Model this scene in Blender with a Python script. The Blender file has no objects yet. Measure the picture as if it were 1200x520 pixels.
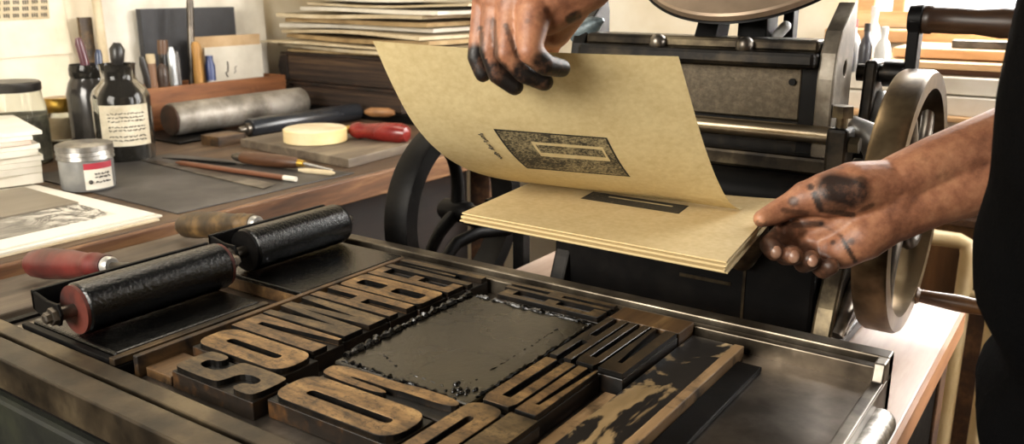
import bpy, bmesh, math, random
from mathutils import Vector, Matrix
from mathutils.geometry import tessellate_polygon
random.seed(7)
SC = bpy.context.scene
COL = SC.collection
PI = math.pi
S = 0.8            # one layout unit is 0.8 m
BZ = 0.86          # height of the press bed above the floor, metres
CZ = 0.425         # eye height above the bed, layout units

# ---------------------------------------------------------------- camera
FPX = 1022.0
PITCH = math.atan(277 / 1022.0)
YAW = math.radians(34.7)
fh = Vector((-math.sin(YAW), math.cos(YAW), 0)); RT = Vector((math.cos(YAW), math.sin(YAW), 0)); ZZ = Vector((0, 0, 1))
FW = fh * math.cos(PITCH) - ZZ * math.sin(PITCH)
UP = fh * math.sin(PITCH) + ZZ * math.cos(PITCH)
def W(p):
    return Vector((p[0] * S, p[1] * S, BZ + p[2] * S))
def ray(x, y):
    return FW + RT * ((x - 600) / FPX) - UP * ((y - 260) / FPX)
def atd(x, y, d):
    return Vector((0, 0, CZ)) + ray(x, y) * d
def onZ(x, y, z):
    r = ray(x, y); return Vector((0, 0, CZ)) + r * ((z - CZ) / r.z)
def onX(x, y, X):
    r = ray(x, y); return Vector((0, 0, CZ)) + r * (X / r.x)
def onY(x, y, Y):
    r = ray(x, y); return Vector((0, 0, CZ)) + r * (Y / r.y)

cam_d = bpy.data.cameras.new('camera')
cam = bpy.data.objects.new('camera', cam_d); COL.objects.link(cam)
cam.location = W((0, 0, CZ))
cam.matrix_world = Matrix.Translation(W((0, 0, CZ))) @ Matrix((RT, UP, -FW)).transposed().to_4x4()
cam_d.sensor_width = 36; cam_d.lens = 36 * FPX / 1200
cam_d.clip_start = 0.02; cam_d.clip_end = 100
cam_d.dof.use_dof = True; cam_d.dof.focus_distance = 0.86; cam_d.dof.aperture_fstop = 9.0
SC.camera = cam

# ---------------------------------------------------------------- materials
MATS = {}
def hexc(c):
    if isinstance(c, str):
        c = c.lstrip('#'); v = [int(c[i:i + 2], 16) / 255 for i in (0, 2, 4)]
        return tuple(((x / 12.92) if x <= .04045 else ((x + .055) / 1.055) ** 2.4) for x in v) + (1,)
    return tuple(c) + (1,) if len(c) == 3 else c
class N:
    """small node-graph helper"""
    def __init__(s, name):
        s.m = bpy.data.materials.new(name); s.m.use_nodes = True
        s.t = s.m.node_tree; s.b = s.t.nodes['Principled BSDF']; s.o = s.t.nodes['Material Output']
    def n(s, typ, **kw):
        nd = s.t.nodes.new(typ)
        for k, v in kw.items():
            if k in nd.inputs.keys(): nd.inputs[k].default_value = v
            else: setattr(nd, k, v)
        return nd
    def l(s, a, b): s.t.links.new(a, b)
    def coord(s, scale=(1, 1, 1), rot=(0, 0, 0)):
        tc = s.n('ShaderNodeTexCoord'); mp = s.n('ShaderNodeMapping')
        mp.inputs['Scale'].default_value = scale; mp.inputs['Rotation'].default_value = rot
        s.l(tc.outputs['Object'], mp.inputs['Vector']); return mp.outputs['Vector']
    def noise(s, vec, scale, detail=4, rough=.6, dist=0):
        nd = s.n('ShaderNodeTexNoise'); nd.inputs['Scale'].default_value = scale; nd.inputs['Detail'].default_value = detail
        nd.inputs['Roughness'].default_value = rough; nd.inputs['Distortion'].default_value = dist
        s.l(vec, nd.inputs['Vector']); return nd.outputs['Fac']
    def ramp(s, fac, stops, interp='LINEAR'):
        r = s.n('ShaderNodeValToRGB'); r.color_ramp.interpolation = interp
        e = r.color_ramp.elements
        while len(e) < len(stops): e.new(.5)
        for i, (p, c) in enumerate(stops): e[i].position = p; e[i].color = hexc(c)
        s.l(fac, r.inputs['Fac']); return r.outputs['Color']
    def mix(s, fac, a, b, mode='MIX'):
        m = s.n('ShaderNodeMix', data_type='RGBA', blend_type=mode)
        for sock, v in ((m.inputs[0], fac), (m.inputs[6], a), (m.inputs[7], b)):
            if hasattr(v, 'links'): s.l(v, sock)
            else: sock.default_value = v if isinstance(v, float) else hexc(v)
        return m.outputs[2]
    def math(s, op, a, b=None, clamp=False):
        m = s.n('ShaderNodeMath', operation=op, use_clamp=clamp)
        for i, v in enumerate((a, b)):
            if v is None: continue
            if hasattr(v, 'links'): s.l(v, m.inputs[i])
            else: m.inputs[i].default_value = v
        return m.outputs[0]
    def bump(s, h, strength=.2, dist=.002):
        b = s.n('ShaderNodeBump'); b.inputs['Strength'].default_value = strength; b.inputs['Distance'].default_value = dist
        s.l(h, b.inputs['Height']); s.l(b.outputs['Normal'], s.b.inputs['Normal'])
    def fin(s, col=None, rough=.5, metal=0., **kw):
        if col is not None:
            if hasattr(col, 'links'): s.l(col, s.b.inputs['Base Color'])
            else: s.b.inputs['Base Color'].default_value = hexc(col)
        for k, v in (('Roughness', rough), ('Metallic', metal)):
            if hasattr(v, 'links'): s.l(v, s.b.inputs[k])
            else: s.b.inputs[k].default_value = v
        for k, v in kw.items(): s.b.inputs[k.replace('_', ' ')].default_value = v
        return s.m
def noisy(name, c0, c1, c2=None, scale=20, rough=.6, metal=0., bump=.15, stretch=(1, 1, 1), detail=5, bscale=None, lo=.35, hi=.65, rvar=.15, bdist=.002, **kw):
    if name in MATS: return MATS[name]
    g = N(name); v = g.coord(stretch)
    f = g.noise(v, scale, detail)
    st = [(lo, c0), (hi, c1)] if c2 is None else [(lo, c0), ((lo + hi) / 2, c1), (hi, c2)]
    c = g.ramp(f, st)
    r = g.math('ADD', rough - rvar / 2, g.math('MULTIPLY', g.noise(v, scale * 2.3, 3), rvar))
    if bump: g.bump(g.noise(v, bscale or scale * 3, 6), bump, bdist)
    MATS[name] = g.fin(c, r, metal, **kw); return MATS[name]
def wood(name, dark, mid, light, axis='x', scale=14, rough=.55, bump=.2, stain=None, stain_amt=.5, stain_scale=9):
    if name in MATS: return MATS[name]
    g = N(name); st = {'x': (.12, 1, 1), 'y': (1, .12, 1), 'z': (1, 1, .12)}[axis]
    v = g.coord(st)
    f = g.noise(v, scale, 6, .65, .6)
    f2 = g.noise(v, scale * 7, 4, .6)
    ff = g.math('ADD', g.math('MULTIPLY', f, .7), g.math('MULTIPLY', f2, .3))
    c = g.ramp(ff, [(.34, dark), (.5, mid), (.66, light)])
    if stain is not None:
        sf = g.noise(g.coord(), stain_scale, 5, .6, .4)
        sfc = g.ramp(sf, [(1 - stain_amt - .06, (0, 0, 0)), (1 - stain_amt + .06, (1, 1, 1))])
        c = g.mix(sfc, c, stain)
    g.bump(ff, bump, .002)
    MATS[name] = g.fin(c, rough); return MATS[name]
def plain(name, c, rough=.5, metal=0., **kw):
    if name in MATS: return MATS[name]
    g = N(name); v = g.coord()
    f = g.noise(v, 35, 3)
    a = hexc(c); col = g.ramp(f, [(.3, tuple(x * .85 for x in a[:3])), (.7, tuple(min(1, x * 1.1) for x in a[:3]))])
    MATS[name] = g.fin(col, rough, metal, **kw); return MATS[name]

# ---------------------------------------------------------------- mesh builder (layout units)
class MB:
    def __init__(s): s.v = []; s.f = []; s.uv = None; s.mi = []
    def add(s, vs, fs, mi=0):
        b = len(s.v); s.v += [Vector(p) for p in vs]; s.f += [tuple(b + i for i in f) for f in fs]; s.mi += [mi] * len(fs); return s
    def box(s, x0, x1, y0, y1, z0, z1, M=None, mi=0):
        vs = [Vector((x, y, z)) for z in (z0, z1) for y in (y0, y1) for x in (x0, x1)]
        if M: vs = [M @ p for p in vs]
        return s.add(vs, [(0, 2, 3, 1), (4, 5, 7, 6), (0, 1, 5, 4), (1, 3, 7, 5), (3, 2, 6, 7), (2, 0, 4, 6)], mi)
    def quad(s, pts, t=Vector((0, 0, .001)), mi=0):
        """slab over 4 top points with thickness vector t downward"""
        a = [Vector(p) for p in pts]; b = [p - t for p in a]
        return s.add(a + b, [(0, 1, 2, 3), (7, 6, 5, 4), (0, 4, 5, 1), (1, 5, 6, 2), (2, 6, 7, 3), (3, 7, 4, 0)], mi)
    def lathe(s, p0, p1, prof, n=24, mi=0, caps=True):
        """prof: list of (t in 0..1 along p0-p1, radius)"""
        p0 = Vector(p0); p1 = Vector(p1); ax = (p1 - p0); L = ax.length; ax.normalize()
        a = ax.orthogonal().normalized(); b = ax.cross(a)
        vs = []; fs = []
        for t, r in prof:
            c = p0 + ax * (L * t)
            for i in range(n):
                an = 2 * PI * i / n; vs.append(c + (a * math.cos(an) + b * math.sin(an)) * r)
        for k in range(len(prof) - 1):
            for i in range(n):
                j = (i + 1) % n; fs.append((k * n + i, k * n + j, (k + 1) * n + j, (k + 1) * n + i))
        if caps:
            fs.append(tuple(reversed(range(n)))); fs.append(tuple((len(prof) - 1) * n + i for i in range(n)))
        return s.add(vs, fs, mi)
    def cyl(s, p0, p1, r, n=24, mi=0): return s.lathe(p0, p1, [(0, r), (1, r)], n, mi)
    def capsule(s, p0, p1, r0, r1, n=16, m=6, mi=0):
        p0 = Vector(p0); p1 = Vector(p1); L = (p1 - p0).length
        if L < 1e-6: p1 = p0 + Vector((0, 0, 1e-4)); L = 1e-4
        pr = []
        for i in range(m): a = PI / 2 * (1 - i / m); pr.append((-r0 * math.sin(a) / L, max(1e-5, r0 * math.cos(a))))
        pr.append((0, r0)); pr.append((1, r1))
        for i in range(1, m + 1): a = PI / 2 * i / m; pr.append((1 + r1 * math.sin(a) / L, max(1e-5, r1 * math.cos(a))))
        return s.lathe(p0, p1, pr, n, mi)
    def sphere(s, c, r, n=16, sc=(1, 1, 1), mi=0):
        b = len(s.v); s.capsule((0, 0, -1e-4), (0, 0, 1e-4), r, r, n, n // 2, mi); c = Vector(c)
        for i in range(b, len(s.v)): p = s.v[i]; s.v[i] = c + Vector((p.x * sc[0], p.y * sc[1], p.z * sc[2]))
        return s
    def tube(s, pts, r, n=10, closed=False, mi=0):
        P = [Vector(p) for p in pts]; vs = []; fs = []; K = len(P)
        rr = r if isinstance(r, (list, tuple)) else [r] * K
        up = None
        for k in range(K):
            t = (P[(k + 1) % K] - P[k - 1]) if closed else (P[min(k + 1, K - 1)] - P[max(k - 1, 0)])
            t.normalize()
            if up is None: up = t.orthogonal().normalized()
            a = (up - t * up.dot(t)).normalized(); up = a; b = t.cross(a)
            for i in range(n):
                an = 2 * PI * i / n; vs.append(P[k] + (a * math.cos(an) + b * math.sin(an)) * rr[k])
        for k in range(K if closed else K - 1):
            k2 = (k + 1) % K
            for i in range(n):
                j = (i + 1) % n; fs.append((k * n + i, k * n + j, k2 * n + j, k2 * n + i))
        if not closed: fs.append(tuple(reversed(range(n)))); fs.append(tuple((K - 1) * n + i for i in range(n)))
        return s.add(vs, fs, mi)
    def prism(s, outer, holes=(), frame=None, h=.01, mi=0, side_mi=None):
        """2D outline (with holes) extruded by h; frame(x, y, z) -> point"""
        frame = frame or (lambda x, y, z: (x, y, z))
        loops = [list(outer)] + [list(q) for q in holes]
        flat = [p for lp in loops for p in lp]; n = len(flat)
        tris = tessellate_polygon([[Vector((p[0], p[1], 0)) for p in lp] for lp in loops])
        vs = [frame(p[0], p[1], 0) for p in flat] + [frame(p[0], p[1], h) for p in flat]
        fs = []
        for t in tris:
            a, b, c = t
            ar = (flat[b][0] - flat[a][0]) * (flat[c][1] - flat[a][1]) - (flat[c][0] - flat[a][0]) * (flat[b][1] - flat[a][1])
            if ar < 0: b, c = c, b
            fs.append((n + a, n + b, n + c)); fs.append((c, b, a))
        o = 0
        for lp in loops:
            k = len(lp); ar = sum(lp[i - 1][0] * lp[i][1] - lp[i][0] * lp[i - 1][1] for i in range(k))
            hole = lp is not loops[0]
            for i in range(k):
                j = (i + 1) % k; q = (o + i, o + j, n + o + j, n + o + i)
                if (ar < 0) != hole: q = q[::-1]
                fs.append(q)
            o += k
        nt = 2 * len(tris); s.add(vs, fs, mi)
        if side_mi is not None:
            for i in range(len(s.mi) - len(fs) + nt, len(s.mi)): s.mi[i] = side_mi
        return s
    def build(s, name, mat, parent=None, bevel=0, smooth=False, loc=None, seg=2, uv=None, normals=True):
        me = bpy.data.meshes.new(name)
        wv = [W(p) for p in s.v]
        if parent is not None:
            o0 = WL[parent.name]
        elif loc is not None: o0 = W(loc)
        else:
            o0 = Vector(((min(p.x for p in wv) + max(p.x for p in wv)) / 2, (min(p.y for p in wv) + max(p.y for p in wv)) / 2, min(p.z for p in wv)))
        me.from_pydata([p - o0 for p in wv], [], s.f)
        ms = mat if isinstance(mat, (list, tuple)) else [mat]
        for m in ms: me.materials.append(m)
        for p, i in zip(me.polygons, s.mi): p.material_index = min(i, len(ms) - 1)
        if normals:
            bm = bmesh.new(); bm.from_mesh(me); bmesh.ops.recalc_face_normals(bm, faces=bm.faces); bm.to_mesh(me); bm.free()
        if uv:
            lay = me.uv_layers.new(name='UVMap')
            for lp in me.loops: lay.data[lp.index].uv = uv[lp.vertex_index]
        if smooth:
            for p in me.polygons: p.use_smooth = True
            try: me.set_sharp_from_angle(angle=math.radians(40))
            except Exception: pass
        o = bpy.data.objects.new(name, me); COL.objects.link(o)
        if parent is not None: o.parent = parent; WL[o.name] = o0; 
        else: o.location = o0; WL[o.name] = o0
        if bevel:
            b = o.modifiers.new('bevel', 'BEVEL'); b.width = bevel * S; b.segments = seg; b.limit_method = 'ANGLE'; b.angle_limit = math.radians(40)
        return o
WL = {}
def thing(name, label, cat, loc=(0, 0, 0), group=None):
    o = bpy.data.objects.new(name, None); COL.objects.link(o); o.empty_display_size = .02
    o.location = W(loc); WL[o.name] = W(loc); o['label'] = label; o['category'] = cat
    if group: o['group'] = group
    return o
def tag(o, label, cat, group=None):
    o['label'] = label; o['category'] = cat
    if group: o['group'] = group
    return o
def struct(o):
    o['kind'] = 'structure'; return o
def rr(x0, x1, y0, y1, r, n=5):
    pts = []
    for cx, cy, a0 in ((x1 - r, y1 - r, 0), (x0 + r, y1 - r, 90), (x0 + r, y0 + r, 180), (x1 - r, y0 + r, 270)):
        for i in range(n + 1):
            a = math.radians(a0 + 90 * i / n); pts.append((cx + r * math.cos(a), cy + r * math.sin(a)))
    return pts
def grid(nu, nv, fn, thick=None):
    """solid sheet from fn(u, v) -> point; thick = offset function or vector"""
    vs = []; fs = []; uv = []
    for lay in (0, 1):
        for j in range(nv + 1):
            for i in range(nu + 1):
                p = Vector(fn(i / nu, j / nv)); 
                if lay: p = p - (thick(i / nu, j / nv) if callable(thick) else Vector(thick))
                vs.append(p); uv.append((i / nu, j / nv))
    n1 = (nu + 1) * (nv + 1); idx = lambda i, j, l: l * n1 + j * (nu + 1) + i
    for j in range(nv):
        for i in range(nu):
            fs.append((idx(i, j, 0), idx(i + 1, j, 0), idx(i + 1, j + 1, 0), idx(i, j + 1, 0)))
            fs.append((idx(i, j + 1, 1), idx(i + 1, j + 1, 1), idx(i + 1, j, 1), idx(i, j, 1)))
    for i in range(nu):
        fs.append((idx(i, 0, 0), idx(i, 0, 1), idx(i + 1, 0, 1), idx(i + 1, 0, 0)))
        fs.append((idx(i + 1, nv, 0), idx(i + 1, nv, 1), idx(i, nv, 1), idx(i, nv, 0)))
    for j in range(nv):
        fs.append((idx(0, j + 1, 0), idx(0, j + 1, 1), idx(0, j, 1), idx(0, j, 0)))
        fs.append((idx(nu, j, 0), idx(nu, j, 1), idx(nu, j + 1, 1), idx(nu, j + 1, 0)))
    m = MB(); m.add(vs, fs); return m, uv
# ================================================================ materials used in several places
M_iron = noisy('dark_iron', '090807', '1a1714', '352e24', scale=18, rough=.4, metal=.7, bump=.12)
M_iron2 = noisy('worn_iron', '15120f', '352e24', '655a46', scale=14, rough=.36, metal=.85, bump=.1)
M_black = noisy('black_paint', '040404', '080707', '110f0d', scale=22, rough=.5, metal=0., bump=.1, Specular_IOR_Level=.12)
M_steel = noisy('bright_steel', '85837e', 'b0aeaa', 'd2d1cd', scale=16, rough=.36, metal=.75, bump=.06)
M_steel_d = noisy('steel_tarnish', '2a2622', '57514a', '8a8378', scale=11, rough=.36, metal=.9, bump=.1)
M_bronze = noisy('bronze_plate', '413a2f', '4a4236', '544b3e', scale=180, rough=.42, metal=.8, bump=.1)
M_ink = noisy('wet_black_ink', '020202', '040404', '070706', scale=60, rough=.15, metal=0., bump=.8, bscale=260, bdist=.0009, rvar=.06, Specular_IOR_Level=.5)
M_woodtop = wood('bench_wood_worn', '2a1d13', '4a3623', '6e553a', 'y', 16, .6, .25)
M_woodgrey = wood('bench_wood_grey', '3a3128', '5f5345', '80735f', 'y', 14, .6, .3)
M_woodedge = wood('bench_edge', '1c1009', '402715', '6b4a2c', 'y', 14, .6, .25)
M_orange = wood('orange_pine', '5a3218', '8a5630', 'ae7a48', 'y', 12, .55, .15, stain='2e190d', stain_amt=.3, stain_scale=14)
M_pine = wood('pale_pine', 'b98a58', 'd3a878', 'e8c79c', 'x', 10, .6, .1)
M_cream = noisy('cream_plaster', 'dccfb4', 'e8dcc4', 'f1e9d6', scale=4, rough=.85, bump=.08)
M_pap = noisy('white_paper', 'cfc8b8', 'dfd9ca', 'e9e4d8', scale=7, rough=.85, bump=.04)
M_pap2 = noisy('old_paper', 'b9a684', 'cdbd9d', 'ddd0b4', scale=9, rough=.85, bump=.04)
M_pap3 = noisy('tan_paper', '8d744e', 'a98f66', 'bda57c', scale=9, rough=.85, bump=.04)
M_white = plain('white_enamel', (.82, .82, .8), .35)

# ================================================================ the room
ZF = -BZ / S
XL, YB = -2.52, 2.86
m = MB(); m.box(XL - .1, 2.2, -1.6, YB + .1, ZF - .05, ZF); struct(m.build('floor', wood('floor_boards', '24180f', '3d2a1b', '5a4029', 'y', 9, .6, .2)))
m = MB(); m.box(XL - .1, XL, -1.6, YB, ZF, 1.9); struct(m.build('wall_left', M_cream))
# back wall with a window opening: X -.70 .. .95, Z .31 .. 1.5
wx0, wx1, wz0, wz1 = -.70, .95, .30, 1.5
m = MB(); m.box(XL - .1, wx0, YB, YB + .1, ZF, 1.9); m.box(wx1, 2.2, YB, YB + .1, ZF, 1.9); m.box(wx0, wx1, YB, YB + .1, ZF, wz0); m.box(wx0, wx1, YB, YB + .1, wz1, 1.9)
struct(m.build('wall_back', M_cream))
w = bpy.data.objects.new('window_1', None); COL.objects.link(w); w.location = W((.12, YB, wz0)); WL['window_1'] = W((.12, YB, wz0)); struct(w)
f = MB()
for a, b in ((wx0, wx0 + .05), (wx1 - .05, wx1), (-.60, -.565), (.1, .14)): f.box(a, b, YB + .024, YB + .066, wz0 + .002, wz1 - .002)
f.box(wx0, wx1, YB + .02, YB + .07, wz0, wz0 + .05); f.box(wx0, wx1, YB + .02, YB + .07, wz1 - .05, wz1); f.box(wx0, wx1, YB + .03, YB + .06, .86, .89)
f.build('window_frame', M_pine, w, bevel=.004)
g = MB(); g.box(wx0 + .02, wx1 - .02, YB + .042, YB + .046, wz0, wz1)
gm = N('window_glass'); gm.fin('ffffff', .02, 0., Transmission_Weight=1., IOR=1.01)
g.build('window_pane', gm.m, w)
g = MB(); g.box(wx0 - .06, wx1 + .06, YB - .10, YB + .03, wz0 - .035, wz0); struct(g.build('trim_1', M_pine, bevel=.005))
# bright overcast sky beyond the glass
g = MB(); g.box(-1.6, 2.2, YB + .9, YB + .92, -.4, 2.4)
sk = N('outside_sky'); e = sk.n('ShaderNodeEmission'); e.inputs['Color'].default_value = (1, .98, .95, 1); e.inputs['Strength'].default_value = 3.2
sk.l(e.outputs[0], sk.o.inputs['Surface']); o = struct(g.build('window_sky', sk.m))
g = MB(); g.box(XL, XL + .012, -1.6, YB, ZF, ZF + .12); struct(g.build('baseboard_left', M_cream))
g = MB(); g.box(XL + .02, 2.2, YB - .012, YB, ZF, ZF + .12); struct(g.build('baseboard_back', M_cream))

# right wall with the second window (behind the printer's back, out of the picture)
XR = 2.2; a0, a1 = 1.15, 2.45
m = MB(); m.box(XR, XR + .1, -1.6, a0, ZF, 1.9); m.box(XR, XR + .1, a1, YB + .1, ZF, 1.9); m.box(XR, XR + .1, a0, a1, ZF, wz0); m.box(XR, XR + .1, a0, a1, wz1, 1.9)
struct(m.build('wall_right', M_cream))
w = bpy.data.objects.new('window_2', None); COL.objects.link(w); w.location = W((XR, 1.8, wz0)); WL['window_2'] = W((XR, 1.8, wz0)); struct(w)
f = MB()
for a, b in ((a0, a0 + .05), (a1 - .05, a1), (1.78, 1.82)): f.box(XR + .034, XR + .066, a, b, wz0 + .002, wz1 - .002)
f.box(XR + .03, XR + .07, a0, a1, wz0, wz0 + .05); f.box(XR + .03, XR + .07, a0, a1, wz1 - .05, wz1); f.build('window_frame', M_pine, w, bevel=.004)
g = MB(); g.box(XR + .046, XR + .05, a0 + .02, a1 - .02, wz0, wz1); g.build('window_pane', gm.m, w)
# ================================================================ lights
def area(name, loc, target, size, power, col, sy=None):
    d = bpy.data.lights.new(name, 'AREA'); d.energy = power; d.color = col; d.size = size * S
    if sy: d.shape = 'RECTANGLE'; d.size_y = sy * S
    o = bpy.data.objects.new(name, d); COL.objects.link(o); o.location = W(loc)
    o.rotation_euler = (W(target) - W(loc)).to_track_quat('-Z', 'Y').to_euler(); return o
area('window_daylight', (.12, YB - .02, .9), (-.3, .3, .0), 1.55, 62, (1, .97, .93), 1.1)
area('front_left_fill', (-1.0, -1.15, .95), (-.7, 1.0, .15), 1.3, 60, (1, .94, .84), .9)  # unseen fill behind the camera, added to brighten the lifted sheet
area('right_window_daylight', (XR - .02, 1.8, .9), (-.3, 1.2, .1), 1.2, 55, (1, .97, .94), 1.1)
area('overhead_fill', (-1.7, 1.3, 1.75), (-1.75, 1.4, 0), .8, 9, (1, .88, .7), .8)  # unseen area light added above the workbench
wd = bpy.data.worlds.new('room_air'); SC.world = wd; wd.use_nodes = True
bg = wd.node_tree.nodes['Background']; bg.inputs[0].default_value = (1, .93, .84, 1); bg.inputs[1].default_value = .11
SC.view_settings.view_transform = 'Standard'; SC.view_settings.look = 'None'; SC.view_settings.gamma = 1; SC.view_settings.exposure = 0
SC.view_settings.use_curve_mapping = False
# ================================================================ left workbench
TZ = .01
t = thing('workbench', 'long brown wooden workbench along the left wall, loaded with jars, papers and tools', 'workbench', (-1.95, 1.4, ZF))
m = MB(); m.box(XL + .012, -1.384, -.3, 2.7, TZ - .05, TZ); m.build('tabletop', M_woodtop, t, bevel=.003)
m = MB(); m.box(-1.384, -1.372, -.3, 2.7, TZ - .054, TZ - .001); m.build('front_edge', wood('bench_front_edge', '33200f', '634024', '987048', 'y', 14, .6, .25), t, bevel=.003)  # lighter wood paints the light caught along the front edge
for y in (-.2, 1.9):
    for x in (-2.45, -1.40 - .06):
        m = MB(); m.box(x, x + .07, y, y + .07, ZF, TZ - .05); m.build('leg', M_woodedge, t, bevel=.003)
m = MB(); m.box(-1.50, -1.47, -.13, 1.9, -.5, -.051); m.build('apron_board', wood('apron_in_shade', '0d0805', '1c110a', '2c1b10', 'y', 12, .7, .2), t)  # near-black wood stands in for the shade under the bench
# low plank between workbench and press bed
t = thing('side_plank', 'greyish worn plank shelf between the workbench and the press bed, with brayer handles on it', 'plank', (-1.29, .6, ZF))
m = MB(); m.box(-1.368, -1.215, -.3, 1.02, -.035, -.01); m.build('board', M_woodgrey, t, bevel=.003)
for y in (-.2, .94):
    m = MB(); m.box(-1.33, -1.26, y, y + .05, ZF, -.035); m.build('leg', M_woodedge, t)
# press stand
t = thing('press_table', 'pale scratched wooden table carrying the cast iron press', 'table', (-.5, 1.2, ZF))
M_ptop = wood('scrubbed_wood', '93796a', 'ae9686', 'c4b0a2', 'y', 9, .45, .12, stain='8a6f60', stain_amt=.2, stain_scale=13)
m = MB(); m.box(-.85, -.152, .46, 1.47, -.105, -.07); m.build('tabletop', M_ptop, t, bevel=.002)
m = MB(); m.box(-.152, -.146, .46, 1.47, -.107, -.071); m.build('edge_band', wood('raw_edge', '8a5a38', 'a8764c', 'c39468', 'y', 12, .6, .15), t)
for x in (-.84, -.22):
    for y in (.48, 1.40):
        m = MB(); m.box(x, x + .06, y, y + .06, ZF, -.105); m.build('leg', M_woodedge, t, bevel=.003)
m = MB(); m.box(-.83, -.2, 1.41, 1.43, -.3, -.105); m.build('apron_board', M_woodedge, t)
m = MB(); m.box(-.185, -.165, .55, 1.40, -.3, -.105); m.build('apron_board', M_black, t)

# ================================================================ press bed (flat cast-iron bed with raised rails)
M_bed = noisy('bed_plate', '3a342e', '6a6259', '9a9188', scale=7, rough=.33, metal=.8, bump=.08, bscale=60, detail=7)
M_rail = noisy('rail_metal', '2b251e', '4d453a', '7d7466', scale=10, rough=.36, metal=.8, bump=.1, bscale=70)
M_rail2 = noisy('near_rail_metal', '241e16', '43392b', '685b45', scale=12, rough=.42, metal=.55, bump=.15, bscale=60)
M_green = noisy('green_cast_iron', '0a0b07', '14160d', '232517', scale=13, rough=.6, metal=.1, bump=.35, bscale=40)
t = thing('press_bed', 'dark cast iron press bed with raised rails holding the wooden type', 'press bed', (-.6, .7, ZF))
X0, X1, Y0, Y1 = -1.15, -.164, .41, .996
m = MB(); m.box(X0, X1 - .012, .45, .96, -.022, 0); m.build('bed_plate', M_bed, t)
m = MB(); m.box(X0, X1, .972, Y1, -.05, .027); m.build('far_rail', M_rail, t, bevel=.002)
m = MB(); m.box(X0, X1 - .006, .952, .9655, -.022, .021); m.build('far_ledge', M_rail, t, bevel=.0015)
m = MB(); m.box(X0, X1 - .005, .965, .973, -.03, .006); m.build('far_groove', M_black, t)
m = MB(); m.box(X0, X1, Y0, .443, -.012, .027); m.build('near_rail', M_rail2, t, bevel=.002)
m = MB(); m.box(X0, X1 - .006, .455, .478, -.022, .021); m.build('near_ledge', M_rail2, t, bevel=.0015)
m = MB(); m.box(X0, X1 - .005, .442, .456, -.03, .004); m.build('near_groove', M_black, t)
m = MB(); m.prism([(.478, -.0), (.952, 0), (.996, .0), (.996, -.05), (.41, -.05), (.41, .0)], [], lambda y, z, x: (X1 - .012 + x, y, z), .012)
m.prism([(.41, 0), (.996, 0), (.996, .026), (.952, .026), (.945, .006), (.48, .006), (.475, .026), (.41, .026)], [], lambda y, z, x: (X1 - .012 + x, y, z), .012)
m.build('side_rail', M_steel_d, t, bevel=.0015)
m = MB(); m.box(X0, X0 + .012, .43, .98, -.05, .004); m.build('side_rail', M_black, t)
# rounded runner beside the right rail
m = MB(); m.capsule((-.158, .52, -.03), (-.158, .925, -.03), .016, .016, 20); m.build('runner_bar', noisy('pitted_steel', '4a4640', '7f7b74', 'b5b2ac', scale=60, rough=.35, metal=.9, bump=.4, bscale=120), t, smooth=True)
# cast body under the near rail
m = MB(); m.box(X0, X1, .425, .45, -.05, -.01); m.build('body_recess', M_black, t)
m = MB(); m.box(X0, X1, .413, .452, -.2, -.03); m.build('front_girder', M_green, t, bevel=.006)
rib = MB(); pts = []
for i in range(30):
    x = X0 + .03 + i * (X1 - X0 - .06) / 29; q = (x - (X0 + X1) / 2) / ((X1 - X0) / 2); pts.append((x, .411, -.125 + .055 * (1 - q * q) * 0 - .05 * q * q + .045 * abs(q) ** .5))
rib.tube(pts, .006, 8); rib.build('relief_moulding', M_green, t, smooth=True)
rib = MB(); rib.cyl((-1.04, .409, -.085), (-1.04, .42, -.085), .022, 24); rib.build('boss', M_black, t, smooth=True)
for x in (X0 + .02, -.92):
    m = MB(); m.box(x, x + .05, .42, .47, ZF, -.1); m.build('leg', M_green, t, bevel=.004)
    m = MB(); m.box(x, x + .05, .93, .98, ZF, -.05); m.build('leg', M_green, t, bevel=.004)
m = MB(); m.box(X0 + .02, -.86, .44, .975, -.1, -.05); m.build('cross_frame', M_green, t)
# ================================================================ wooden type in the bed
TOP = .027
M_face = []
for i, (a, b, c, st) in enumerate((('35281a', '74593a', '97784e', '17110b'), ('3d2d1b', '84653f', 'a98858', '1a130c'), ('2a2118', '57462f', '7c6645', '120e0a'))):
    g = N('type_face_%d' % i); v = g.coord((.25, 1, 1)); f1 = g.noise(v, 34, 8, .75, .3)
    c0 = g.ramp(f1, [(.38, a), (.5, b), (.64, c)]); v2 = g.coord()
    sm = g.ramp(g.noise(v2, 13, 5, .6, .3), [(.44, (0, 0, 0)), (.62, (1, 1, 1))]); c1 = g.mix(g.math('MULTIPLY', sm, .85), c0, st)
    sp = g.ramp(g.noise(v2, 210, 4, .8), [(.52, (0, 0, 0)), (.62, (1, 1, 1))]); c1 = g.mix(g.math('MULTIPLY', sp, .7), c1, st)
    g.bump(f1, .2, .001); M_face.append(g.fin(c1, .5, Specular_IOR_Level=.35))
g = N('type_face_inky'); v = g.coord((1, .25, 1)); f1 = g.noise(v, 34, 8, .75, .3); c0 = g.ramp(f1, [(.38, '1c1712'), (.5, '3c2f20'), (.66, '6e5636')])
sm = g.ramp(g.noise(g.coord(), 16, 5, .6), [(.42, (0, 0, 0)), (.55, (1, 1, 1))]); g.bump(f1, .3, .001); M_face.append(g.fin(g.mix(sm, '0d0c0b', c0), .22, Specular_IOR_Level=.7))
M_recess_shade = noisy('shaded_recess', '050403', '0b0907', '1d150d', scale=40, rough=.4, bump=.2, Specular_IOR_Level=.3)  # painted shade: darkens the letter recesses and side walls
M_block = wood('type_block', '0a0705', '1c130b', '5a3a18', 'y', 16, .45, .3, stain='060504', stain_amt=.42, stain_scale=12)
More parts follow.
